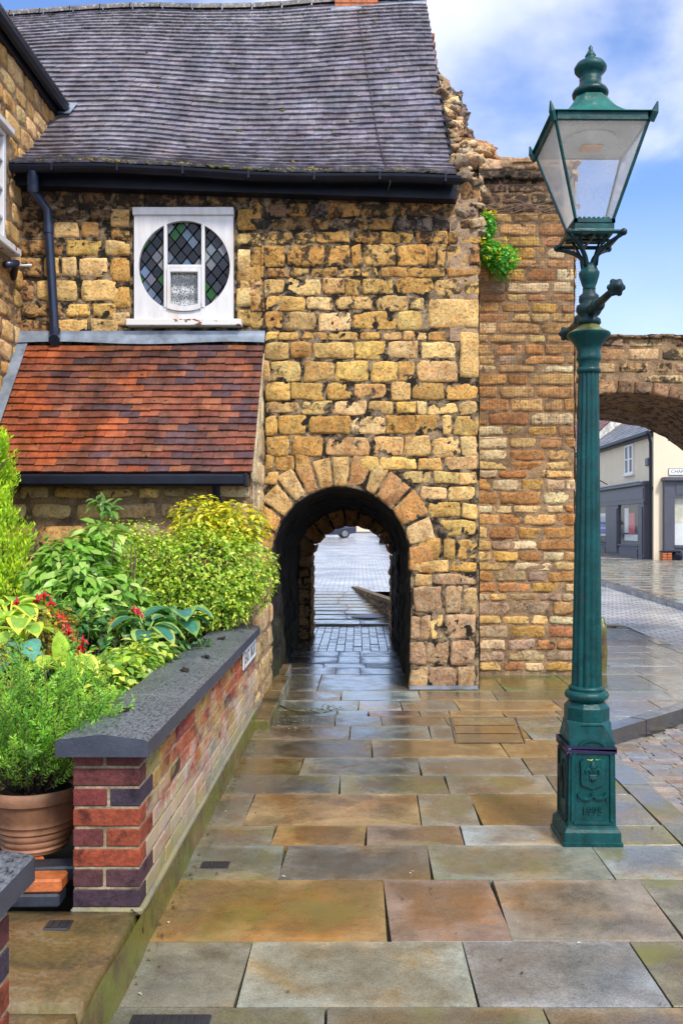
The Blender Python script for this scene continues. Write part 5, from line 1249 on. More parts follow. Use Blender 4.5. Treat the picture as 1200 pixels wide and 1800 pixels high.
for i, (y, x) in enumerate(((3.72,-.98),(4.75,-.93),(5.25,-.90),(6.1,-.94),(6.75,-.95))):
    q = MB(); q.rock((x,y,.826), (.016+.006*(i%2),.022,.008), (.02,.022,.02,1), 0, i*3.0, 9, 6, .4)
    for k in range(3): q.rock((x+R.uniform(-.03,.03),y+R.uniform(-.03,.03),.825), (.008,.008,.005), (.02,.022,.02,1), 0, i*3.0+k, 7, 5, .4)
    tag(q.build('moss_tuft', 'soil', base=(x,y,.82)), ['black moss tuft on the coping nearest the gate','small black moss tuft midway along the wall coping','black moss tuft two thirds along the wall coping','black moss tuft on the coping near the hostas','black moss tuft on the far end of the coping'][i], 'moss', 'moss tufts on the coping')

# ================================================================== SMALL THINGS ON THE GROUND
dc = thing('drain_cover', flr(378,1521), 'small black square drain cover set in the slab beside the brick wall', 'drain cover'); p = flr(378,1521)
q = MB(); q.box((p.x-.068,p.y-.045,-.01),(p.x+.068,p.y+.045,.003), bev=.004); q.build('frame', 'grate_iron', dc, smooth=False)
q = MB()
for k in range(6): q.box((p.x-.055+k*.019,p.y-.036,.0035),(p.x-.045+k*.019,p.y+.036,.0065))
q.build('grille', 'grate_iron', dc, smooth=False)
p = flr(300,1793); q = MB(); q.box((p.x-.13,p.y-.05,-.01),(p.x+.13,p.y+.03,.004), bev=.004)
for k in range(9): q.box((p.x-.11+k*.025,p.y-.04,.0045),(p.x-.098+k*.025,p.y+.02,.007))
tag(q.build('gully_grate', 'grate_iron', base=(p.x,p.y,0), smooth=False), 'black iron gully grate cut by the bottom edge near the path kerb', 'drain cover')
p = (-1.09,3.20); q = MB(); q.box((p[0]-.04,p[1]-.04,.15),(p[0]+.05,p[1]+.035,.160), bev=.004)
for k in range(3): q.box((p[0]-.03+k*.026,p[1]-.03,.1605),(p[0]-.016+k*.026,p[1]+.025,.163))
tag(q.build('path_drain', 'grate_iron', base=(p[0],p[1],.15), smooth=False), 'tiny rusted drain on the path at the foot of the wall end', 'drain cover')
ac = thing('access_cover', (cover[0]+cover[2])/2, 'slab-filled metal-rimmed inspection cover let into the paving', 'inspection cover'); q = MB()
c4 = [Vector((v.x,v.y,.0045)) for v in cover]
for i in range(4):
    a, b = c4[i], c4[(i+1)%4]; d = (b-a).normalized(); s = Vector((-d.y,d.x,0))*.004; q.poly([a-s,b-s,b+s,a+s][::-1] if False else [a+s,b+s,b-s,a-s])
q.build('rim', 'grate_iron', ac, smooth=False); q = MB()
for i in range(3):
    t0, t1 = i/3+.012, (i+1)/3-.012
    L_, R_ = lambda t: c4[0].lerp(c4[3], t), lambda t: c4[1].lerp(c4[2], t); d = Vector((.016,0,0))
    q.poly([L_(t1)+d, R_(t1)-d, R_(t0)-d, L_(t0)+d], jit((.18,.13,.07), .1, .04, .3))
q.build('infill', 'wet_slab', ac, smooth=False)
mh = MB(); mh.lathe([(.30,gz(15.2)+.0),(.30,gz(15.2)+.02),(.27,gz(15.2)+.024),(.0,gz(15.2)+.026)], 32, (.17,15.2)); tag(mh.build('manhole_cover', 'grate_iron', base=(.17,15.2,.03), auto=40), 'round iron manhole cover in the footway beyond the passage', 'manhole cover')
for i, (x, y, z, rz, lab, m_) in enumerate(((-1.36,3.52,.206,1.15,'weathered orange edging brick nearest the left picture edge','orange_brick'),(-1.235,3.40,.206,0.04,'orange edging brick lying on dark bricks under the plant pot','orange_brick'),(-1.24,3.395,.152,0.02,'blue-black edging brick under an orange brick by the pot','engineering_brick'),(-1.46,3.40,.152,0,'grey-black edging brick half hidden by the gate wall coping','engineering_brick'),(-1.205,3.525,.206,.08,'dark engineering brick lying behind the front edging','engineering_brick'))):
    q = MB(); q.box((-.105,-.05,0),(.105,.05,.052), bev=.008); o = q.build('edging_brick', m_, smooth=False); o.location = (x,y,z); o.rotation_euler.z = rz; tag(o, lab, 'brick', 'bricks edging the bed by the gate')
pot = thing('plant_pot', (-1.35,3.70,.20), 'ribbed brown terracotta plant pot tucked behind the brick wall end', 'plant pot'); PC_ = (-1.35,3.70)
q = MB(); prof = [(.0,.262),(.128,.262),(.132,.27)]
for k in range(22): t = k/21; prof.append((.132+.052*t**.9+(.004*math.sin(k*2.2) if k < 13 else 0), .27+.20*t))
prof += [(.186,.472),(.197,.478),(.200,.495),(.198,.522),(.190,.528),(.178,.522),(.172,.50)]
q.lathe(prof, 40, PC_); q.build('body', 'terracotta', pot, auto=50)
q = MB(); q.lathe([(.17,.498),(.0,.512)], 24, PC_); q.build('soil', 'soil', pot)
# fallen twig, litter
q = MB(); tw = [flr(492,1240,.006), flr(510,1248,.012), flr(535,1252,.01), flr(562,1254,.015), flr(582,1250,.02)]
q.tube(tw, [.005,.005,.004,.004,.003], 6, (.14,.13,.04,1))
for i in range(60): b = tw[R.choice([2,3,3,4,4,4])]+Vector((R.gauss(0,.05),R.gauss(0,.06),R.uniform(.003,.03))); q.leaf(b, Vector((R.uniform(-1,1),R.uniform(-1,1),.1)), Vector((R.uniform(-.4,.4),R.uniform(-.4,.4),1)).normalized(), R.uniform(.02,.05), .02, jit((.08,.12,.03), .4, .1))
tag(q.build('fallen_twig', 'leaf', base=tw[2]), 'fallen leafy twig lying on the wet slabs before the passage', 'twig')
q = MB()
for i in range(330):
    r = R.random()
    if r < .4: b = flr(R.gauss(500,22), R.gauss(1268,9))
    elif r < .55: b = flr(R.gauss(480,12), R.gauss(1210,20))
    elif r < .8: yy = R.uniform(3.0,7); b = Vector((-.79+abs(R.gauss(0,.03)), yy, 0))
    else: b = Vector((R.uniform(-.7,1.6), R.uniform(2.9,8.4), 0))
    c = R.choice([(.10,.07,.03),(.12,.13,.03),(.05,.035,.02),(.16,.09,.03)]) if R.random() < .86 else (.55,.53,.48)
    b.z = .006; q.leaf(b, Vector((R.uniform(-1,1),R.uniform(-1,1),.05)), Vector((R.uniform(-.3,.3),R.uniform(-.3,.3),1)).normalized(), R.uniform(.008,.028), R.uniform(.006,.016), jit(c, .3, .1))
tag(q.build('leaf_litter', 'leaf'), kind='stuff')

# ================================================================== PLANTS
def rdir(front=.0):
    while True:
        v = Vector((R.uniform(-1,1),R.uniform(-1,1),R.uniform(-1,1)))
        if .05 < v.length < 1: return v.normalized()
def bush(mb, blobs, n, size, cols, asp=.5, up=.5, seed=0.0, lump=.28, depth=.25, droop=.2, fold=.22, bright=None, zmin=-9, lf=3.2):
    tot = sum((b[1][0]*b[1][2]) for b in blobs)
    for c, r in blobs:
        c = Vector(c)
        for _ in range(int(n*r[0]*r[2]/tot)):
            d = rdir(); l = 1+lump*nz(d, lf, seed)+lump*.5*nz(d, lf*2.4, seed+4)
            f = l*(1-abs(R.gauss(0,depth))*.8)
            if f < .25: continue
            p = c+Vector((d.x*r[0],d.y*r[1],d.z*r[2]))*f
            if p.z < zmin: continue
            nn = (d*.7+Vector((0,0,up))+rdir()*.6).normalized(); t = (d*.6+rdir()*.8-Vector((0,0,droop))); t = t-nn*t.dot(nn)
            if t.length < .05: continue
            s = size*R.uniform(.65,1.3); col = R.choice(cols)
            if bright and f > .88*l and R.random() < bright[1]: col = R.choice(bright[0])
            mb.leaf(p, t, nn, s, s*asp, jit(col, .22, .10), fold)
def stems(mb, c, r, n, base_z, rad=.008):
    c = Vector(c)
    for _ in range(n):
        d = rdir(); d.z = abs(d.z); e = c+Vector((d.x*r[0],d.y*r[1],d.z*r[2]))*.8; b = Vector((c.x+R.uniform(-.08,.08),c.y+R.uniform(-.08,.08),base_z))
        m_ = b.lerp(e, .5)+rdir()*.04; mb.tube([b,m_,e], [rad,rad*.7,rad*.3], 5)
def plant(name, label, cat, c, group=None): return thing(name, (c[0],c[1],.2), label, cat, group)
# small-leaved golden privet, tumbling over the wall end
c = (-1.22,6.85,1.27); t = plant('privet_bush', 'rounded yellow-green small-leaved bush bulging over the far end of the brick wall', 'bush', c)
q = MB(); bl = [((-1.80,6.75,1.36),(.34,.34,.30)),((-1.52,6.75,1.24),(.34,.36,.34)),((-1.20,6.75,1.30),(.36,.36,.34)),((-.93,6.85,1.27),(.27,.34,.30)),((-1.36,6.7,1.02),(.40,.34,.24)),((-1.02,6.75,1.06),(.26,.30,.22)),((-.80,6.85,1.18),(.16,.22,.18))]
bush(q, bl, 15000, .035, [(.30,.46,.03),(.24,.40,.03),(.36,.50,.04),(.12,.24,.025)], .55, .55, 3, lump=.42, lf=2.6, bright=([(.46,.55,.06),(.54,.58,.09)], .55))
for i in range(70):
    b = at(R.gauss(478,4), R.uniform(975,1010), 6.8)+rdir()*.03; q.leaf(b, rdir(), rdir(), .03, .016, jit((.28,.33,.07), .2, .1))
q.build('foliage', 'leaf', t); q = MB(); stems(q, c, (.5,.4,.4), 26, .22, .012); q.build('stem', 'bark', t)
c = (-1.12,7.30,1.58); t = plant('variegated_euonymus', 'golden variegated shrub just below the porch gutter and downpipe', 'shrub', c)
q = MB(); bush(q, [((-1.25,7.12,1.66),(.28,.24,.17)),((-.98,7.05,1.62),(.26,.24,.17)),((-1.12,7.1,1.52),(.38,.28,.18))], 2900, .05, [(.42,.42,.02),(.52,.46,.03),(.24,.32,.02)], .5, .8, 8, bright=([(.72,.62,.05),(.66,.55,.03)], .6), droop=-.2)
q.build('foliage', 'leaf', t); q = MB(); stems(q, c, (.3,.25,.16), 12, .3, .01); q.build('stem', 'bark', t)
# broad-leaved shrub
c = (-1.72,6.15,1.22); t = plant('broadleaf_shrub', 'fresh green shrub with broad pointed drooping leaves left of the yellow bush', 'shrub', c)
q = MB(); bush(q, [((-1.92,6.1,1.30),(.26,.28,.25)),((-1.75,5.95,1.08),(.34,.30,.25)),((-2.05,6.1,1.14),(.26,.26,.30)),((-1.80,6.2,1.50),(.14,.14,.14))], 1900, .105, [(.18,.36,.05),(.22,.42,.06),(.12,.26,.04),(.27,.45,.08)], .42, .8, 5, bright=([(.40,.54,.14),(.36,.50,.12)], .4), droop=.45, fold=.12)
for k in range(5):
    b = at(R.uniform(165,215), R.uniform(882,905), 6.2)
    for j in range(9): q.leaf(b+rdir()*.04, rdir(), Vector((0,-.4,.8)), .09, .035, jit((.13,.24,.05), .2, .1))
q.build('foliage', 'leaf', t); q = MB(); stems(q, c, (.34,.3,.42), 20, .22, .01)
q.build('stem', 'bark', t)
# dark understorey fuchsia with red flowers
c = (-1.85,5.5,.85); t = plant('fuchsia_bush', 'dark green fuchsia bush hung with bright red flowers', 'bush', c)
q = MB(); bush(q, [((-1.62,5.6,.82),(.42,.34,.26)),((-2.0,5.5,.92),(.30,.3,.24)),((-1.25,5.8,.80),(.26,.3,.22))], 2600, .055, [(.035,.11,.03),(.05,.15,.04),(.07,.19,.05),(.025,.08,.025)], .55, .6, 9, bright=([(.15,.32,.06),(.20,.36,.07)], .4))
q.build('foliage', 'leaf', t); q = MB(); stems(q, c, (.5,.3,.3), 14, .22, .008); q.build('stem', 'bark', t)
for (px_, py_) in ((66,1056),(78,1048),(90,1062),(14,1096),(22,1102),(112,1088),(118,1104),(128,1122),(122,1112),(103,1084),(140,1136),(143,1146),(137,1152),(245,1080),(236,1074),(30,1060),(60,1066),(200,1096),(146,1128)):
    f = MB(); b = at(px_, py_, 5.05 if px_ < 170 else 5.5); 
    for k in range(6):
        a = k*1.05; d = Vector((math.cos(a)*.8, math.sin(a)*.8, R.uniform(-.9,.1))); f.leaf(b+Vector((0,0,.01)), d, Vector((0,-.3,1)), R.uniform(.03,.048), .022, jit(R.choice([(.62,.012,.03),(.50,.008,.02),(.68,.03,.06)]), .15, .05))
    f.tube([b+Vector((0,0,.04)), b, b-Vector((0,0,.045))], [.003,.009,.003], 6, (.5,.01,.03,1)); f.build('flower', 'petal', t)
# hostas
def hosta(mb, base, n, L, Wd, cin, cmar, lean=.7, a0=0, a1=6.28):
    base = Vector(base)
    for i in range(n):
        a = a0+(a1-a0)*(i+R.uniform(-.3,.3))/n; l = L*R.uniform(.8,1.15); w = Wd*R.uniform(.85,1.1); o = Vector((math.cos(a),math.sin(a),0)); sd = Vector((-o.y,o.x,0)); rise = R.uniform(.55,1.1)
        k = len(mb.v); nl, nw = 7, 6; ci = jit(cin, .15, .08); cm_ = jit(cmar, .15, .08)
        for j in range(nl+1):
            t = j/nl; ww = w*math.sin(math.pi*min(1,t*.93+.05))**.75; out = l*(.25+t*.95)*lean; z = l*(.55*rise+t*.55*rise-.75*t*t)
            for h in range(nw+1):
                s = 2*h/nw-1; mb.v.append(base+o*out+sd*(ww*s*.5)+Vector((0,0,z+.10*w*abs(s)+.010*math.sin(s*9)*ww*4)))
        for j in range(nl):
            for h in range(nw):
                q_ = k+j*(nw+1)+h; edge = h in (0,nw-1) or j == nl-1; mb.face((q_,q_+1,q_+nw+2,q_+nw+1), cm_ if edge else ci)
        mb.tube([base, base+o*l*.15*lean+Vector((0,0,l*.4*rise)), base+o*l*.27*lean+Vector((0,0,l*.57*rise))], .006, 5, cm_)
def hosta_plant(px_, py_, Y, n, L, Wd, ci, cm_, label, dz=.16, lean=.8):
    b = at(px_, py_, Y)-Vector((0,0,dz)); t = thing('hosta', b, label, 'hosta', 'hostas in the garden bed'); q = MB(); hosta(q, b, n, L, Wd, ci, cm_, lean); q.build('leaf', 'leaf', t)
BLU, YEL, LIM = (.06,.20,.15), (.62,.64,.08), (.30,.5,.05)
hosta_plant(312,1088,5.75,10,.25,.18,BLU,(.20,.34,.09),'blue-green hosta with pale edged leaves nearest the wall coping', .10)
hosta_plant(258,1100,5.45,8,.24,.16,(.05,.18,.13),(.30,.42,.10),'smaller blue-green hosta between the coping hosta and the red fuchsia', .10)
hosta_plant(150,1150,5.0,5,.22,.15,(.05,.15,.08),(.30,.36,.08),'low dark hosta under the fuchsia flowers', .2)
hosta_plant(18,1040,5.0,11,.26,.14,(.24,.46,.08),YEL,'large yellow-edged hosta at the left picture edge', .2)
hosta_plant(40,1085,4.7,9,.24,.13,(.27,.48,.07),YEL,'yellow-edged hosta below the large left one', .16)
hosta_plant(18,1140,4.5,8,.25,.16,(.10,.30,.24),(.12,.34,.25),'plain blue-green hosta above the potted shrub', .16)
b = at(112,1160,4.45); t = thing('lime_hosta', b-Vector((0,0,.2)), 'lime hosta with one broad upright pale leaf behind the potted shrub', 'hosta', 'hostas in the garden bed'); q = MB()
k = len(q.v)
for j in range(9):
    tt = j/8; w = .10*math.sin(math.pi*(tt*.88+.1))**.6
    for h in range(5): s = h/2-1; q.v.append(b+Vector((w*s*.5-.02*tt, -.02*tt+.012*abs(s), -.05+.19*tt)))
for j in range(8):
    for h in range(4): a = k+j*5+h; q.face((a,a+1,a+6,a+5), jit((.40,.60,.07), .06, .04))
hosta(q, b-Vector((0,0,.10)), 5, .20, .13, (.42,.54,.06), (.60,.62,.1), .9, 3.4, 6.4); q.build('leaf', 'leaf', t)
# yellow-green ground plants spilling on the coping
for i, (px_, py_, Y, r, col, lab) in enumerate(((278,1140,5.2,.13,(.40,.52,.07),'pale variegated leafy plant spilling onto the coping below the blue hosta'),(250,1160,4.95,.13,(.44,.54,.06),'yellow-green leafy plant spilling on the coping midway'),(215,1180,4.75,.17,(.36,.50,.05),'lime leafy plant beside the coping above the potted shrub'),(185,1205,4.45,.17,(.42,.50,.045),'golden-green leafy plant nearest the coping front'))):
    c = at(px_-18, py_+6, Y); t = plant('leafy_perennial', lab, 'plant', c, 'leafy plants along the coping'); q = MB()
    bush(q, [(c,(r*1.15,r*1.2,r*.75)),(c-Vector((.12,0,.08)),(r,r,r*.8))], 480, .062, [col, (col[0]*.6,col[1]*.7,col[2]), (.15,.30,.04)], .62, 1.0, 20+i, bright=([(.58,.62,.10),(.50,.60,.14)], .5), fold=.14)
    q.build('foliage', 'leaf', t); q = MB(); stems(q, c, (r,r,r*.6), 8, .22, .006); q.build('stem', 'bark', t)
for (px_, py_, Y, r, lab, cols) in ((12,1185,4.35,.15,'small golden-orange leaved shrub at the left picture edge',[(.42,.27,.02),(.34,.26,.03)]),(96,1110,4.8,.13,'little amber leaved shrub among the red fuchsia flowers',[(.40,.24,.03),(.26,.22,.03),(.45,.16,.05)])):
    c = at(px_, py_, Y); t = plant('golden_shrub', lab, 'shrub', c); q = MB(); bush(q, [(c,(r,r,r*1.1))], 520, .028, cols, .5, .7, 40); q.build('foliage', 'leaf', t); q = MB(); stems(q, c, (r,r,r), 8, .22, .005); q.build('stem', 'bark', t)
c = at(85,1010,7.1); t = plant('evergreen_shrub', 'dark evergreen shrub with bare twigs between conifer and broad-leaved shrub', 'shrub', c)
q = MB(); bush(q, [(c,(.26,.22,.28)),(c-Vector((.2,0,.3)),(.4,.3,.3)),(c-Vector((-.25,0,.4)),(.4,.3,.3))], 1500, .06, [(.04,.11,.035),(.06,.15,.04),(.03,.08,.03)], .5, .6, 50); q.build('foliage', 'leaf', t)
q = MB(); stems(q, c, (.3,.25,.4), 14, .22, .012); q.build('stem', 'bark', t)
# golden conifer
CX, CY = -2.90, 6.6; t = thing('golden_conifer', (CX,CY,.2), 'upright bright yellow-green conifer at the left edge below the red tiled roof', 'conifer')
q = MB()
for i in range(1700):                                 # feathery upright sprays
    h = R.random()**.85; z = .45+1.80*h; a = R.uniform(0,6.283); rad = .50*(1-.60*h**2.2)*(1+.55*nz((math.cos(a)*1.3,math.sin(a)*1.3,h*5),1.4,2))*(1-abs(R.gauss(0,.13)))
    p = Vector((CX+math.cos(a)*rad, CY+math.sin(a)*rad, z)); out = Vector((math.cos(a),math.sin(a),0)); L = R.uniform(.07,.14); base = jit(R.choice([(.34,.52,.03),(.26,.44,.025),(.42,.58,.04)]), .18, .08)
    for k in range(13):
        tt = k/12; b = p+Vector((0,0,tt*L))-out*.05*(1-tt)+rdir()*.022; d = Vector((0,0,1.1))+out*.5+rdir()*.7
        q.leaf(b, d, (out+rdir()*.6).normalized(), R.uniform(.03,.05), .017, (base[0]*(.8+.6*tt),base[1]*(.8+.5*tt),base[2],1), .1)
q.build('foliage', 'needle', t); q = MB(); q.tube([(CX,CY,.2),(CX,CY,1.2),(CX,CY,2.2)], [.05,.04,.01], 8)
for i in range(50): a = R.uniform(0,6.28); z = R.uniform(.5,2); q.tube([(CX,CY,z-.1),(CX+math.cos(a)*.32,CY+math.sin(a)*.32,z+.12)], [.012,.004], 5)
q.build('trunk', 'bark', t)
# potted needle-leaved shrub
t = thing('potted_shrub', (-1.35,3.70,.5), 'feathery needle-leaved green shrub growing in the terracotta pot', 'shrub'); q = MB(); s_ = MB()
for i in range(150):
    a = R.uniform(0,6.283); sp_r = R.uniform(.02,.10); b = Vector((PC_[0]+math.cos(a)*sp_r, PC_[1]+math.sin(a)*sp_r, .50)); rr_ = .34*R.random()**.7; h = R.uniform(.28,.66)*(1-.35*(rr_/.33)**2)
    e = b+Vector((math.cos(a)*rr_+.05, math.sin(a)*rr_*.8, h)); m_ = b.lerp(e, .5)+Vector((math.cos(a),math.sin(a),0))*.05*rr_/.3-Vector((0,0,.01))
    pts = [b.lerp(m_, u/4).lerp(m_.lerp(e, u/4), u/4) for u in range(5)]; s_.tube(pts, [.0035,.003,.002,.001,.0005], 5)
    base = jit(R.choice([(.16,.38,.04),(.21,.45,.05),(.12,.30,.04),(.28,.50,.06)]), .2, .08)
    for sbn in range(5):
        u = R.uniform(.3,.95); x = u*4; j = min(int(x), 3); p = pts[j].lerp(pts[j+1], x-j); d = ((pts[min(j+1,4)]-pts[j]).normalized()+rdir()*.9+Vector((0,0,.3))).normalized(); Ls = R.uniform(.05,.12)
        s_.tube([p, p+d*Ls], [.0016,.0006], 4)
        for k in range(24):
            o = rdir(); o = (o-d*o.dot(d)).normalized(); q.leaf(p+d*Ls*k/23, d*R.uniform(.5,1.1)+o*.9, o.cross(d), R.uniform(.014,.026), .006, (base[0]*(.8+.7*k/23),base[1]*(.8+.6*k/23),base[2]*1.2,1), .05)
    for k in range(50):
        u = .22+.78*k/49; x = u*4; j = min(int(x), 3); p = pts[j].lerp(pts[j+1], x-j); d = (pts[min(j+1,4)]-pts[j]).normalized(); o = rdir(); o = (o-d*o.dot(d)).normalized()
        q.leaf(p, d*R.uniform(.3,1)+o*.9, o.cross(d), R.uniform(.014,.030), .0065, (base[0]*(.75+.6*u),base[1]*(.75+.5*u),base[2],1), .05)
q.build('foliage', 'needle', t); s_.build('stem', 'bark', t)
# flowering plant rooted in the pillar
t = thing('wall_plant', at(850,430,9.5), 'bright green yellow-flowered plant growing out of the pillar masonry', 'plant'); q = MB()
bush(q, [(at(854,400,9.42),(.10,.10,.16)),(at(862,445,9.40),(.11,.12,.14)),(at(884,455,9.36),(.16,.14,.15)),(at(850,385,9.45),(.08,.08,.08))], 2300, .036, [(.08,.34,.03),(.12,.44,.05),(.06,.25,.03)], .75, .6, 60, bright=([(.20,.52,.07)], .4))
for k in range(90): b = at(R.gauss(884,9), R.uniform(470,492), 9.38); q.leaf(b, Vector((0,-.2,-1)), rdir(), .03, .018, jit((.07,.24,.035), .2, .1))
q.build('foliage', 'leaf', t)
for (px_, py_) in ((853,370),(862,372),(868,374),(846,420),(848,428),(889,424),(886,430),(900,440),(876,446),(874,452),(862,436),(898,456),(912,455),(856,450),(880,436)):
    f = MB(); b = at(px_, py_, 9.24)
    for k in range(4): f.leaf(b+rdir()*.008, rdir(), rdir(), .045, .02, jit((.72,.50,.01), .1, .05))
    f.build('flower', 'petal', t)

# ================================================================== ACROSS THE STREET
def gbox(mb, a, b, **k): mb.box(a, b, **k)
SX0, SY0, ZG = 10.5, 31.5, .22
shop = thing('corner_shop', (SX0,SY0,ZG), 'cream rendered corner shop with dark grey shopfronts and slate roof seen through the archway', 'shop')
q = MB(); q.box((SX0,SY0,-.1),(17.5,41.9,5.0)); q.poly([(SX0,SY0+.001,5.0),(17.5,SY0+.001,5.0),(14,SY0+.001,7.5)])
q.build('wall', 'cream_wall', shop, smooth=False)
q = MB(); TS = [(.22,.21,.22),(.17,.165,.18),(.27,.25,.25),(.14,.135,.15)]
for i in range(20):
    y = SY0-.12
    while y < 42:
        w = .55; s0, s1 = i/20, (i+1.3)/20; xa, xb = SX0-.22+3.75*s0, SX0-.22+3.75*s1; za, zb = 4.92+2.65*s0, 4.92+2.65*min(1,s1)
        q.poly([(xa,y+w-.01,za+.03),(xa,y,za+.03),(xb,y,zb),(xb,y+w-.01,zb)], jit(R.choice(TS), .25, .04, .5)); q.poly([(xa,y,za+.03),(xa,y+w-.01,za+.03),(xa,y+w-.01,za),(xa,y,za)], (.05,.05,.05,0)); y += w
q.poly([(13.9,SY0-.1,7.55),(17.7,SY0-.1,4.9),(17.7,42,4.9),(13.9,42,7.55)], (.15,.15,.16,0))
ro = q.build('roof', 'slate_tile', shop, smooth=False)
q = MB(); q.box((SX0-.30,SY0-.14,4.86),(SX0-.17,41.9,4.99), bev=.02); q.box((SX0-.17,SY0-.02,4.80),(SX0-.005,41.9,4.93)); q.build('gutter', 'black_plastic', shop, smooth=False)
q = MB(); q.tube([(SX0-.2,SY0-.05,4.88),(SX0-.10,SY0+.02,4.6),(SX0-.09,SY0+.04,4.3),(SX0-.09,SY0+.04,.25)], .055, 10); q.tube([(SX0-.09,SY0+.04,2.9),(SX0-.09,SY0+.04,3.0)], .08, 10); q.build('downpipe', 'black_plastic', shop, auto=40)
uw = bpy.data.objects.new('window', None); C.objects.link(uw); uw.parent = shop; uw.location = (0,2.8,4.0)
y0, y1, z0, z1 = 33.72, 34.82, 3.62, 4.76; q = MB()
for (a, b, c, d) in ((y0,y1,z0,z0+.08),(y0,y1,z1-.08,z1),(y0,y0+.10,z0+.08,z1-.08),(y1-.10,y1,z0+.08,z1-.08),((y0+y1)/2-.09,(y0+y1)/2+.09,z0+.08,z1-.08)): q.box((SX0-.05,a,c),(SX0-.003,b,d), bev=.005)
for (a, b) in ((y0+.1,(y0+y1)/2-.09),((y0+y1)/2+.09,y1-.1)): q.box((SX0-.045,a,4.17),(SX0-.005,b,4.22))
q.build('frame', 'bone_paint', uw, smooth=False); q = MB(); q.poly([(SX0-.02,y0+.05,z0+.05),(SX0-.02,y1-.05,z0+.05),(SX0-.02,y1-.05,z1-.05),(SX0-.02,y0+.05,z1-.05)], (.06,.06,.07,1)); q.build('pane', 'car_glass', uw, smooth=False)
q = MB(); q.box((SX0-.12,y0-.08,z0-.08),(SX0-.004,y1+.08,z0-.004), bev=.01); q.build('sill', 'bone_paint', uw, smooth=False)
q = MB(); q.box((SX0-.12,31.75,3.78),(SX0-.004,32.1,4.06), bev=.02); q.box((SX0-.125,31.8,3.86),(SX0-.121,32.05,3.96)); q.build('alarm_box', 'grey_paint', shop, smooth=False)
# left shopfront (on x = SX0), right shopfront (on y = SY0)
sf1 = bpy.data.objects.new('shopfront', None); C.objects.link(sf1); sf1.parent = shop; sf1.location = (0,3,0); D = .22
q = MB(); q.box((SX0-D,31.85,2.50),(SX0-.002,41.5,3.08)); q.box((SX0-D-.02,31.95,2.60),(SX0-D-.001,41.4,2.98)); q.box((SX0-D-.16,31.8,3.08),(SX0-.002,41.6,3.20), bev=.02); q.box((SX0-D-.04,31.85,2.44),(SX0-.002,41.5,2.497))
for (a, b) in ((31.9,32.55),(35.05,36.85),(40.2,41.4)): q.box((SX0-D,a,.1),(SX0-.002,b,2.438)); q.box((SX0-D-.03,a+.12,.55),(SX0-D-.001,b-.12,2.3), bev=.01); q.box((SX0-D-.03,a+.1,.18),(SX0-D-.001,b-.1,.48))
for (a, b) in ((32.56,35.04),(36.86,40.19)): q.box((SX0-D+.03,a,.1),(SX0-.002,b,.84)); q.box((SX0-D-.01,a+.08,.22),(SX0-D+.029,b-.08,.74), bev=.01); q.box((SX0-D-.03,a,.843),(SX0-.002,b,.90), bev=.008)
q.build('surround', 'grey_paint', sf1, smooth=False)
q = MB(); q.box((SX0-D-.17,31.8,3.202),(SX0-.002,41.6,3.235)); q.build('cornice_lead', 'lead', sf1, smooth=False)
for (a, b) in ((32.56,35.04),(36.86,40.19)):
    g_ = MB(); g_.poly([(SX0-D+.06,a,.90),(SX0-D+.06,b,.90),(SX0-D+.06,b,2.44),(SX0-D+.06,a,2.44)]); g_.build('pane', 'shop_glass', sf1, smooth=False)
    g_ = MB(); g_.box((SX0-.02,a,.9),(SX0-.003,b,2.44)); g_.build('display_back', 'room_dark', sf1, smooth=False)
g_ = MB(); g_.box((SX0-.10,33.35,1.30),(SX0-.09,34.05,2.1)); g_.build('red_poster', 'red_poster', sf1, smooth=False)
g_ = MB(); g_.box((SX0-.10,34.1,1.35),(SX0-.09,34.6,2.3)); g_.box((SX0-.10,33.0,1.05),(SX0-.09,34.6,1.28)); g_.build('white_poster', 'bone_paint', sf1, smooth=False)
g_ = MB(); g_.box((SX0-.105,37.0,1.55),(SX0-.095,40,1.78)); g_.box((SX0-.105,37.0,1.28),(SX0-.095,40,1.50)); g_.build('blue_poster', 'blue_poster', sf1, smooth=False)
g_ = MB(); g_.box((SX0-.094,36.95,1.2),(SX0-.085,40.05,2.15)); g_.build('white_poster', 'bone_paint', sf1, smooth=False)
q = MB(); q.tube([(SX0-.1,37.0,3.35),(SX0-.55,36.8,3.55),(SX0-.7,36.7,3.42)], .02, 6); q.build('swan_neck_lamp', 'black_plastic', shop); q = MB(); q.tube([(SX0-.1,38.6,3.35),(SX0-.55,38.4,3.55),(SX0-.7,38.3,3.42)], .02, 6); q.build('swan_neck_lamp', 'black_plastic', shop)
sf2 = bpy.data.objects.new('shopfront', None); C.objects.link(sf2); sf2.parent = shop; sf2.location = (2.5,0,0); X0 = 10.82
q = MB(); q.box((X0,SY0-D,2.62),(16.5,SY0-.002,3.2)); q.box((X0+.4,SY0-D-.02,2.72),(16.1,SY0-D-.001,3.1)); q.box((X0-.06,SY0-D-.16,3.2),(16.6,SY0-.002,3.34), bev=.02)
q.box((X0,SY0-D,.1),(X0+.36,SY0-.002,2.617)); q.box((X0+.363,SY0-D+.03,.1),(16.5,SY0-.002,.84)); q.box((X0+.6,SY0-D-.0,.25),(16.2,SY0-D+.029,.7), bev=.01); q.box((X0+.363,SY0-D-.03,.843),(16.5,SY0-.002,.93))
q.build('surround', 'grey_paint', sf2, smooth=False)
g_ = MB(); g_.poly([(X0+.37,SY0-D+.06,.93),(16.4,SY0-D+.06,.93),(16.4,SY0-D+.06,2.62),(X0+.37,SY0-D+.06,2.62)]); g_.build('pane', 'shop_glass', sf2, smooth=False)
g_ = MB(); g_.box((X0+.37,SY0-.03,.93),(16.4,SY0-.004,1.7)); g_.build('blind', 'bone_paint', sf2, smooth=False)
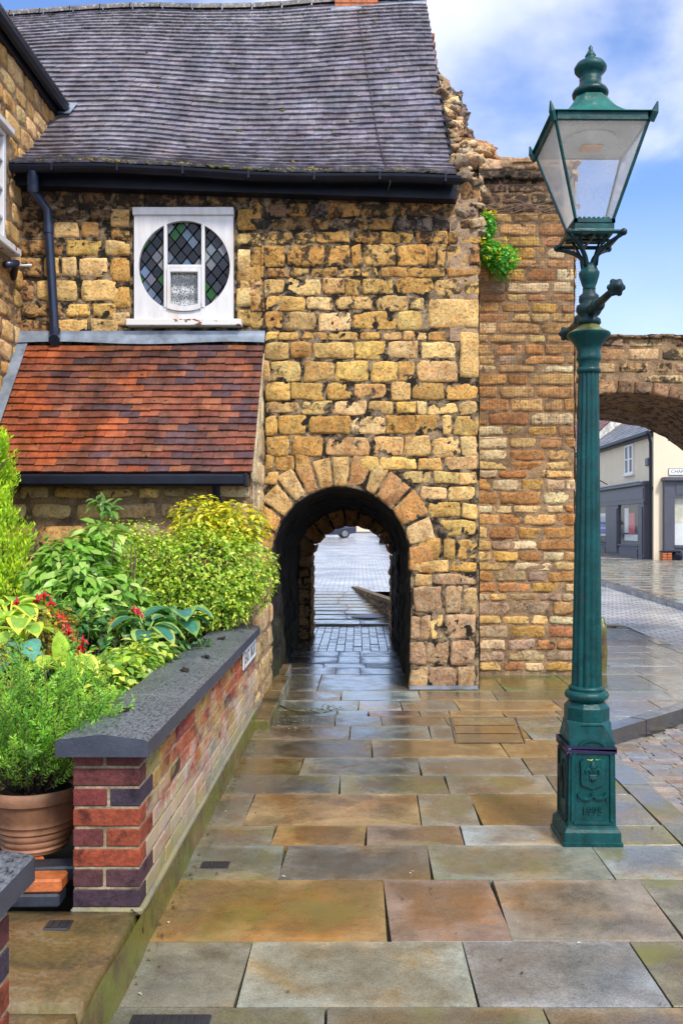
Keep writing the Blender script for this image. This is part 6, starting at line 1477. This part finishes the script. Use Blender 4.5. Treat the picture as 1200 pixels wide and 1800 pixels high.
g_ = MB(); g_.box((X0+.37,SY0-.03,1.703),(16.4,SY0-.004,2.62)); g_.build('curtain', 'curtain_cream', sf2, smooth=False)
cs2 = thing('street_sign', (11.7,SY0-.02,3.55), 'white street nameplate reading CHAPEL LANE above the grey shopfront', 'street sign')
q = MB(); q.box((11.03,SY0-.035,3.42),(12.35,SY0-.002,3.67), bev=.01); q.build('plate', 'sign_white', cs2, smooth=False)
q = MB()
for (a, b, c, d) in ((11.03,12.35,3.42,3.435),(11.03,12.35,3.655,3.67),(11.03,11.045,3.435,3.655),(12.335,12.35,3.435,3.655)): q.box((a,SY0-.04,c),(b,SY0-.036,d))
q.build('border', 'sign_black', cs2, smooth=False)
text('lettering', 'CHAPEL', .185, 'sign_black', cs2, (11.42,SY0-.037,3.545), (math.radians(90),0,0), .002, sx=.92); text('lettering', 'LANE', .185, 'sign_black', cs2, (12.04,SY0-.037,3.545), (math.radians(90),0,0), .002, sx=.92)
bs_ = thing('planter', (10.95,31.0,.2), 'small brick stub with black rounded cover at the shop corner', 'planter')
q = MB()
for k in range(6):
    for j in range(2): q.box((10.62+j*.17,30.9,.2+k*.08),(10.62+j*.17+.16,31.2,.2+k*.08+.07), jit((.4,.12,.05), .2, .06), bev=.008)
q.build('brick_base', 'orange_brick', bs_, smooth=False)
q = MB(); q.rock((11.12,31.05,.48), (.18,.2,.26), (.1,.1,.1,1), 0, 3, 14, 10, .08); q.box((10.6,30.88,.682),(11.25,31.22,.74), bev=.015); q.build('cover', 'black_plastic', bs_, smooth=False)
wb = thing('white_building', (10.7,42.2,.4), 'white rendered building with red pantile roof next to the cream shop', 'building')
q = MB(); q.box((10.55,42.05,0),(17,60,5.2)); q.build('wall', 'white_wall', wb, smooth=False)
q = MB()
for i in range(14):
    y = 41.95
    while y < 60: s0, s1 = i/14, (i+1.2)/14; q.poly([(10.3+3.5*s0,y+.5,5.1+3.2*s0+.03),(10.3+3.5*s0,y,5.1+3.2*s0+.03),(10.3+3.5*s1,y,5.1+3.2*s1),(10.3+3.5*s1,y+.5,5.1+3.2*s1)], jit((.36,.11,.05), .2, .06, .2)); y += .5
q.poly([(10.35,41.96,5.1),(17.2,41.96,5.1),(13.8,41.96,8.3)], (.6,.58,.55,0)); q.poly([(13.8,41.9,8.3),(17.2,41.9,5.1),(17.2,60,5.1),(13.8,60,8.3)], (.3,.1,.05,0))
q.build('roof', 'clay_tile', wb, smooth=False)
q = MB(); q.box((10.2,42,4.98),(10.35,60,5.12)); q.build('gutter', 'black_plastic', wb, smooth=False)
q = MB(); q.box((10.35,42.3,.2),(10.548,46.5,.95)); q.box((10.33,42.3,2.6),(10.548,46.5,3.1)); q.box((10.25,42.3,3.1),(10.548,46.5,3.22)); q.box((10.36,42.3,.95),(10.548,42.7,2.6)); q.box((10.36,44.4,.95),(10.548,44.7,2.6)); q.build('shopfront', 'grey_paint', wb, smooth=False)
q = MB(); q.poly([(10.44,42.7,.95),(10.44,46.5,.95),(10.44,46.5,2.6),(10.44,42.7,2.6)]); q.build('window', 'car_glass', wb, smooth=False)
tb = thing('far_terrace', (-2,134,.9), 'distant pale terrace closing the street beyond the parked cars', 'building')
q = MB(); q.box((-16,134,.3),(14,142,6)); q.build('wall', 'cream_wall', tb, smooth=False)
for k in range(9):
    for z in (1.6,4.0): q = MB(); q.box((-14.5+k*3.2,133.9,z),(-13.3+k*3.2,133.995,z+1.3)); q.build('window', 'car_glass', tb, smooth=False)
q = MB(); q.poly([(-16.3,133.6,5.9),(14.3,133.6,5.9),(14.3,138,8.5),(-16.3,138,8.5)], (.1,.09,.1,0)); q.poly([(14.3,142.4,5.9),(-16.3,142.4,5.9),(-16.3,138,8.5),(14.3,138,8.5)], (.1,.09,.1,0)); q.build('roof', 'slate_tile', tb, smooth=False)
# low retaining wall to the right of the far footway
lwv = MB(); A, B = Vector((.63,14.5,0)), Vector((-.16,21.2,0)); dv = (A-B).normalized(); Nn = dv.cross(Z_)
ln_ = (A-B).length; fr = (Vector((B.x,B.y,0)), dv, Z_, Nn); u = 0
def ltop(u): return .155+(.345-.155)*u/ln_
def lbot(u): return gz(B.y+(A.y-B.y)*u/ln_)-.03
while u < ln_-.05:
    w = R.uniform(.2,.4); w = min(w, ln_-u); zb, zt = lbot(u+w/2), ltop(u+w/2); n = max(1, int((zt-zb)/.09))
    for k in range(n): lwv.stone(rect(u+.008,u+w-.008,zb+(zt-zb)*k/n+.006,zb+(zt-zb)*(k+1)/n-.006), fr, .03, jit(R.choice([(.15,.105,.055),(.12,.085,.05),(.18,.125,.07)]), .2, .05, .5), R.uniform(0,99), nu=5, nv=4)
    u += w
lwv.grid(lambda a, b: tuple(fr[0]+dv*(ln_*a)+Nn*(-.16*b+.02)+Z_*(ltop(ln_*a)+.004)), 12, 2, (.16,.13,.09,.5)); lwv.poly([tuple(fr[0]+dv*(ln_*a)-Nn*.14+Z_*z) for a, z in ((0,0),(1,0),(1,.35),(0,.16))], (.2,.15,.1,.5), 1)
lwv.poly([tuple(fr[0]+dv*ln_+Nn*n_+Z_*z) for n_, z in ((.02,-.05),(-.14,-.05),(-.14,.345),(.02,.345))], (.2,.15,.1,.5), 1)
lwv.poly([tuple(fr[0]+dv*(ln_*a)+Nn*.003+Z_*z) for a, z in ((0,-.05),(1,-.05),(1,.34),(0,.15))], (.2,.15,.1,.5), 1)
tag(lwv.build('low_wall', ['stone_arch','mortar_dark'], base=(.2,18,0)), 'low brown stone retaining wall beside the footway seen through the passage', 'wall')
# parked cars
def car(loc, rz, col, name_col, label):
    M_ = 'car_paint_'+name_col
    if M_ not in M: simple(M_, col, .25, nscale=2, var=.05, bs=0, coat=.6)
    t = thing('parked_car', (0,0,0), label, 'car', 'cars parked up the street'); q = MB()
    secs = [(-2.05,.75,.35,.62),(-1.95,.82,.28,.78),(-1.2,.86,.24,.86),(-.3,.87,.22,.90),(.9,.87,.22,.92),(1.6,.86,.26,.95),(2.0,.80,.34,.88),(2.08,.74,.42,.7)]
    k = len(q.v)
    for x, hw, zb, zt in secs:
        for (y, z) in ((-hw*.9,zb),(-hw,zb+.15),(-hw,zt-.12),(-hw*.92,zt),(hw*.92,zt),(hw,zt-.12),(hw,zb+.15),(hw*.9,zb)): q.v.append(Vector((x,y,z)))
    for i in range(len(secs)-1):
        for j in range(8): q.face((k+i*8+j,k+i*8+(j+1)%8,k+(i+1)*8+(j+1)%8,k+(i+1)*8+j))
    q.face([k+j for j in range(8)][::-1]); q.face([k+(len(secs)-1)*8+j for j in range(8)])
    q.box((-.55,-.62,1.40),(1.35,.62,1.47), bev=.03)
    for x0, x1 in ((-1.05,-.55),(1.75,1.35),(.35,.35)):
        for s in (-1,1): q.tube([(x0,s*.78,.88),(x1,s*.62,1.42)], .03, 5)
    q.build('body', M_, t, auto=35); q = MB()
    P = [(-1.05,.88),(-.55,1.41),(1.35,1.41),(1.75,.90)]
    for s in (-1,1): q.poly([(x,s*(.78-.16*(z-.88)/.53)-.005*s,z) for x, z in (P if s < 0 else P[::-1])])
    q.poly([(-1.05,-.77,.88),(-1.05,.77,.88),(-.55,.61,1.41),(-.55,-.61,1.41)][::-1]); q.poly([(1.75,-.77,.9),(1.75,.77,.9),(1.35,.61,1.41),(1.35,-.61,1.41)])
    q.build('window', 'car_glass', t, smooth=False)
    for x in (-1.3,1.3):
        for s in (-1,1):
            q = MB(); q.tube([(x,s*.68,.31),(x,s*.90,.31)], .31, 20); w = q.build('wheel', 'rubber', t, auto=40); q = MB(); q.tube([(x,s*.895,.31),(x,s*.91,.31)], .2, 16); q.build('rim', 'chrome', w, auto=40)
    for s in (-1,1):
        q = MB(); q.box((2.0,s*.5,.62),(2.09,s*.74,.82), bev=.02); q.build('tail_light', 'red_poster', t, smooth=False); q = MB(); q.box((-2.06,s*.48,.58),(-1.96,s*.72,.72), bev=.02); q.build('headlight', 'chrome', t, smooth=False)
    q = MB(); q.box((2.082,-.25,.5),(2.092,.25,.6)); q.build('number_plate', 'sign_white', t, smooth=False)
    t.location = loc; t.rotation_euler.z = rz
car((-2.3,60,gz(60)+.01), .12, (.02,.03,.07), 'blue', 'dark blue car parked side-on, leftmost seen through the passage')
car((2.9,63,gz(62)+.01), .1, (.35,.36,.40), 'silver', 'silver car parked side-on beyond the black one')
car((2.15,49,gz(49)+.01), -math.pi/2+.06, (.008,.008,.01), 'black', 'black car parked nose away at the right of the passage view')

# ================================================================== WORLD, SUN, CAMERA
EL, AZ = math.radians(48), math.radians(150)          # sun high behind the camera, to the right
w = bpy.data.worlds.new('World'); sc.world = w; w.use_nodes = True; nt = w.node_tree; nt.nodes.clear(); n_, l_ = nt.nodes, nt.links
sky = n_.new('ShaderNodeTexSky'); sky.sky_type = 'NISHITA'; sky.sun_disc = False; sky.sun_elevation = EL; sky.sun_rotation = AZ; sky.air_density = 1.0; sky.dust_density = .6; sky.ozone_density = 1.5
tc = n_.new('ShaderNodeTexCoord'); mp = n_.new('ShaderNodeMapping'); mp.inputs['Scale'].default_value = (1,1,1.7); mp.inputs['Location'].default_value = SKYLOC; l_.new(tc.outputs['Generated'], mp.inputs[0])
n1 = n_.new('ShaderNodeTexNoise'); n1.inputs['Scale'].default_value = 2.3; n1.inputs['Detail'].default_value = 7; n1.inputs['Roughness'].default_value = .52; n1.inputs['Distortion'].default_value = .15; l_.new(mp.outputs[0], n1.inputs[0])
sx = n_.new('ShaderNodeSeparateXYZ'); l_.new(tc.outputs['Generated'], sx.inputs[0])
def mth(op, a, b):
    m = n_.new('ShaderNodeMath'); m.operation = op
    for s_, v in zip(m.inputs, (a, b)):
        if isinstance(v, bpy.types.NodeSocket): l_.new(v, s_)
        else: s_.default_value = v
    return m.outputs[0]
bank = n_.new('ShaderNodeMapRange'); l_.new(sx.outputs[2], bank.inputs[0])
for i, v in enumerate((.28,.55,-.10,.10)): bank.inputs[i+1].default_value = v
back = n_.new('ShaderNodeMapRange'); l_.new(sx.outputs[1], back.inputs[0])
for i, v in enumerate((.1,-.5,0,.12)): back.inputs[i+1].default_value = v
f = mth('ADD', mth('ADD', n1.outputs['Fac'], bank.outputs[0]), back.outputs[0])
rp = n_.new('ShaderNodeValToRGB'); rp.color_ramp.elements[0].position = .47; rp.color_ramp.elements[1].position = .66; rp.color_ramp.interpolation = 'EASE'; l_.new(f, rp.inputs[0])
hz = n_.new('ShaderNodeMapRange'); l_.new(sx.outputs[2], hz.inputs[0])
for i, v in enumerate((.02,.34,.80,.0)): hz.inputs[i+1].default_value = v
fac = mth('MAXIMUM', rp.outputs[0], hz.outputs[0])
n2 = n_.new('ShaderNodeTexNoise'); n2.inputs['Scale'].default_value = 3.3; n2.inputs['Detail'].default_value = 5; l_.new(mp.outputs[0], n2.inputs[0])
r2 = n_.new('ShaderNodeValToRGB'); r2.color_ramp.elements[0].position = .35; r2.color_ramp.elements[1].position = .6; r2.color_ramp.elements[0].color = (*[c*SKYC for c in (.60,.68,.92)],1); r2.color_ramp.elements[1].color = (*[c*SKYC for c in (.95,.97,1.0)],1); l_.new(n2.outputs['Fac'], r2.inputs[0])
br = n_.new('ShaderNodeMapRange'); l_.new(sx.outputs[1], br.inputs[0])
for i, v in enumerate((.7,-.3,.78,1.2)): br.inputs[i+1].default_value = v
cl_ = n_.new('ShaderNodeVectorMath'); cl_.operation = 'SCALE'; l_.new(r2.outputs[0], cl_.inputs[0]); l_.new(br.outputs[0], cl_.inputs['Scale'])
bl_ = n_.new('ShaderNodeMix'); bl_.data_type = 'RGBA'; bl_.blend_type = 'MULTIPLY'; bl_.inputs[0].default_value = 1; l_.new(sky.outputs[0], bl_.inputs[6]); bl_.inputs[7].default_value = (.80,.92,1.18,1)
mx = n_.new('ShaderNodeMix'); mx.data_type = 'RGBA'; l_.new(fac, mx.inputs[0]); l_.new(bl_.outputs[2], mx.inputs[6]); l_.new(cl_.outputs[0], mx.inputs[7])
bg = n_.new('ShaderNodeBackground'); bg.inputs[1].default_value = SKYS; l_.new(mx.outputs[2], bg.inputs[0]); ow = n_.new('ShaderNodeOutputWorld'); l_.new(bg.outputs[0], ow.inputs[0])
sd = bpy.data.lights.new('sun', 'SUN'); sd.energy = SUNE; sd.angle = math.radians(SUNA); sd.color = (1.0,.93,.82); so = bpy.data.objects.new('sun', sd); C.objects.link(so)
to_sun = Vector((math.sin(AZ)*math.cos(EL), math.cos(AZ)*math.cos(EL), math.sin(EL))); so.rotation_euler = (-to_sun).to_track_quat('-Z', 'Y').to_euler(); so.location = to_sun*60
cd = bpy.data.cameras.new('camera'); cam = bpy.data.objects.new('camera', cd); C.objects.link(cam); cam.location = (0,0,EYE); cam.rotation_euler = (math.radians(90),0,0)
cd.sensor_fit = 'VERTICAL'; cd.sensor_height = 36; cd.sensor_width = 24; cd.lens = 36*F/1800; cd.shift_x = -30/1800; cd.shift_y = 25/1800; cd.clip_end = 2000; cd.clip_start = .05; sc.camera = cam
vs_ = sc.view_settings; vs_.view_transform = 'Standard'; vs_.look = 'None'; vs_.exposure = EXPO; vs_.gamma = 1; vs_.use_curve_mapping = False
sc.cycles.max_bounces = 8; sc.cycles.transparent_max_bounces = 12; sc.cycles.use_adaptive_sampling = True
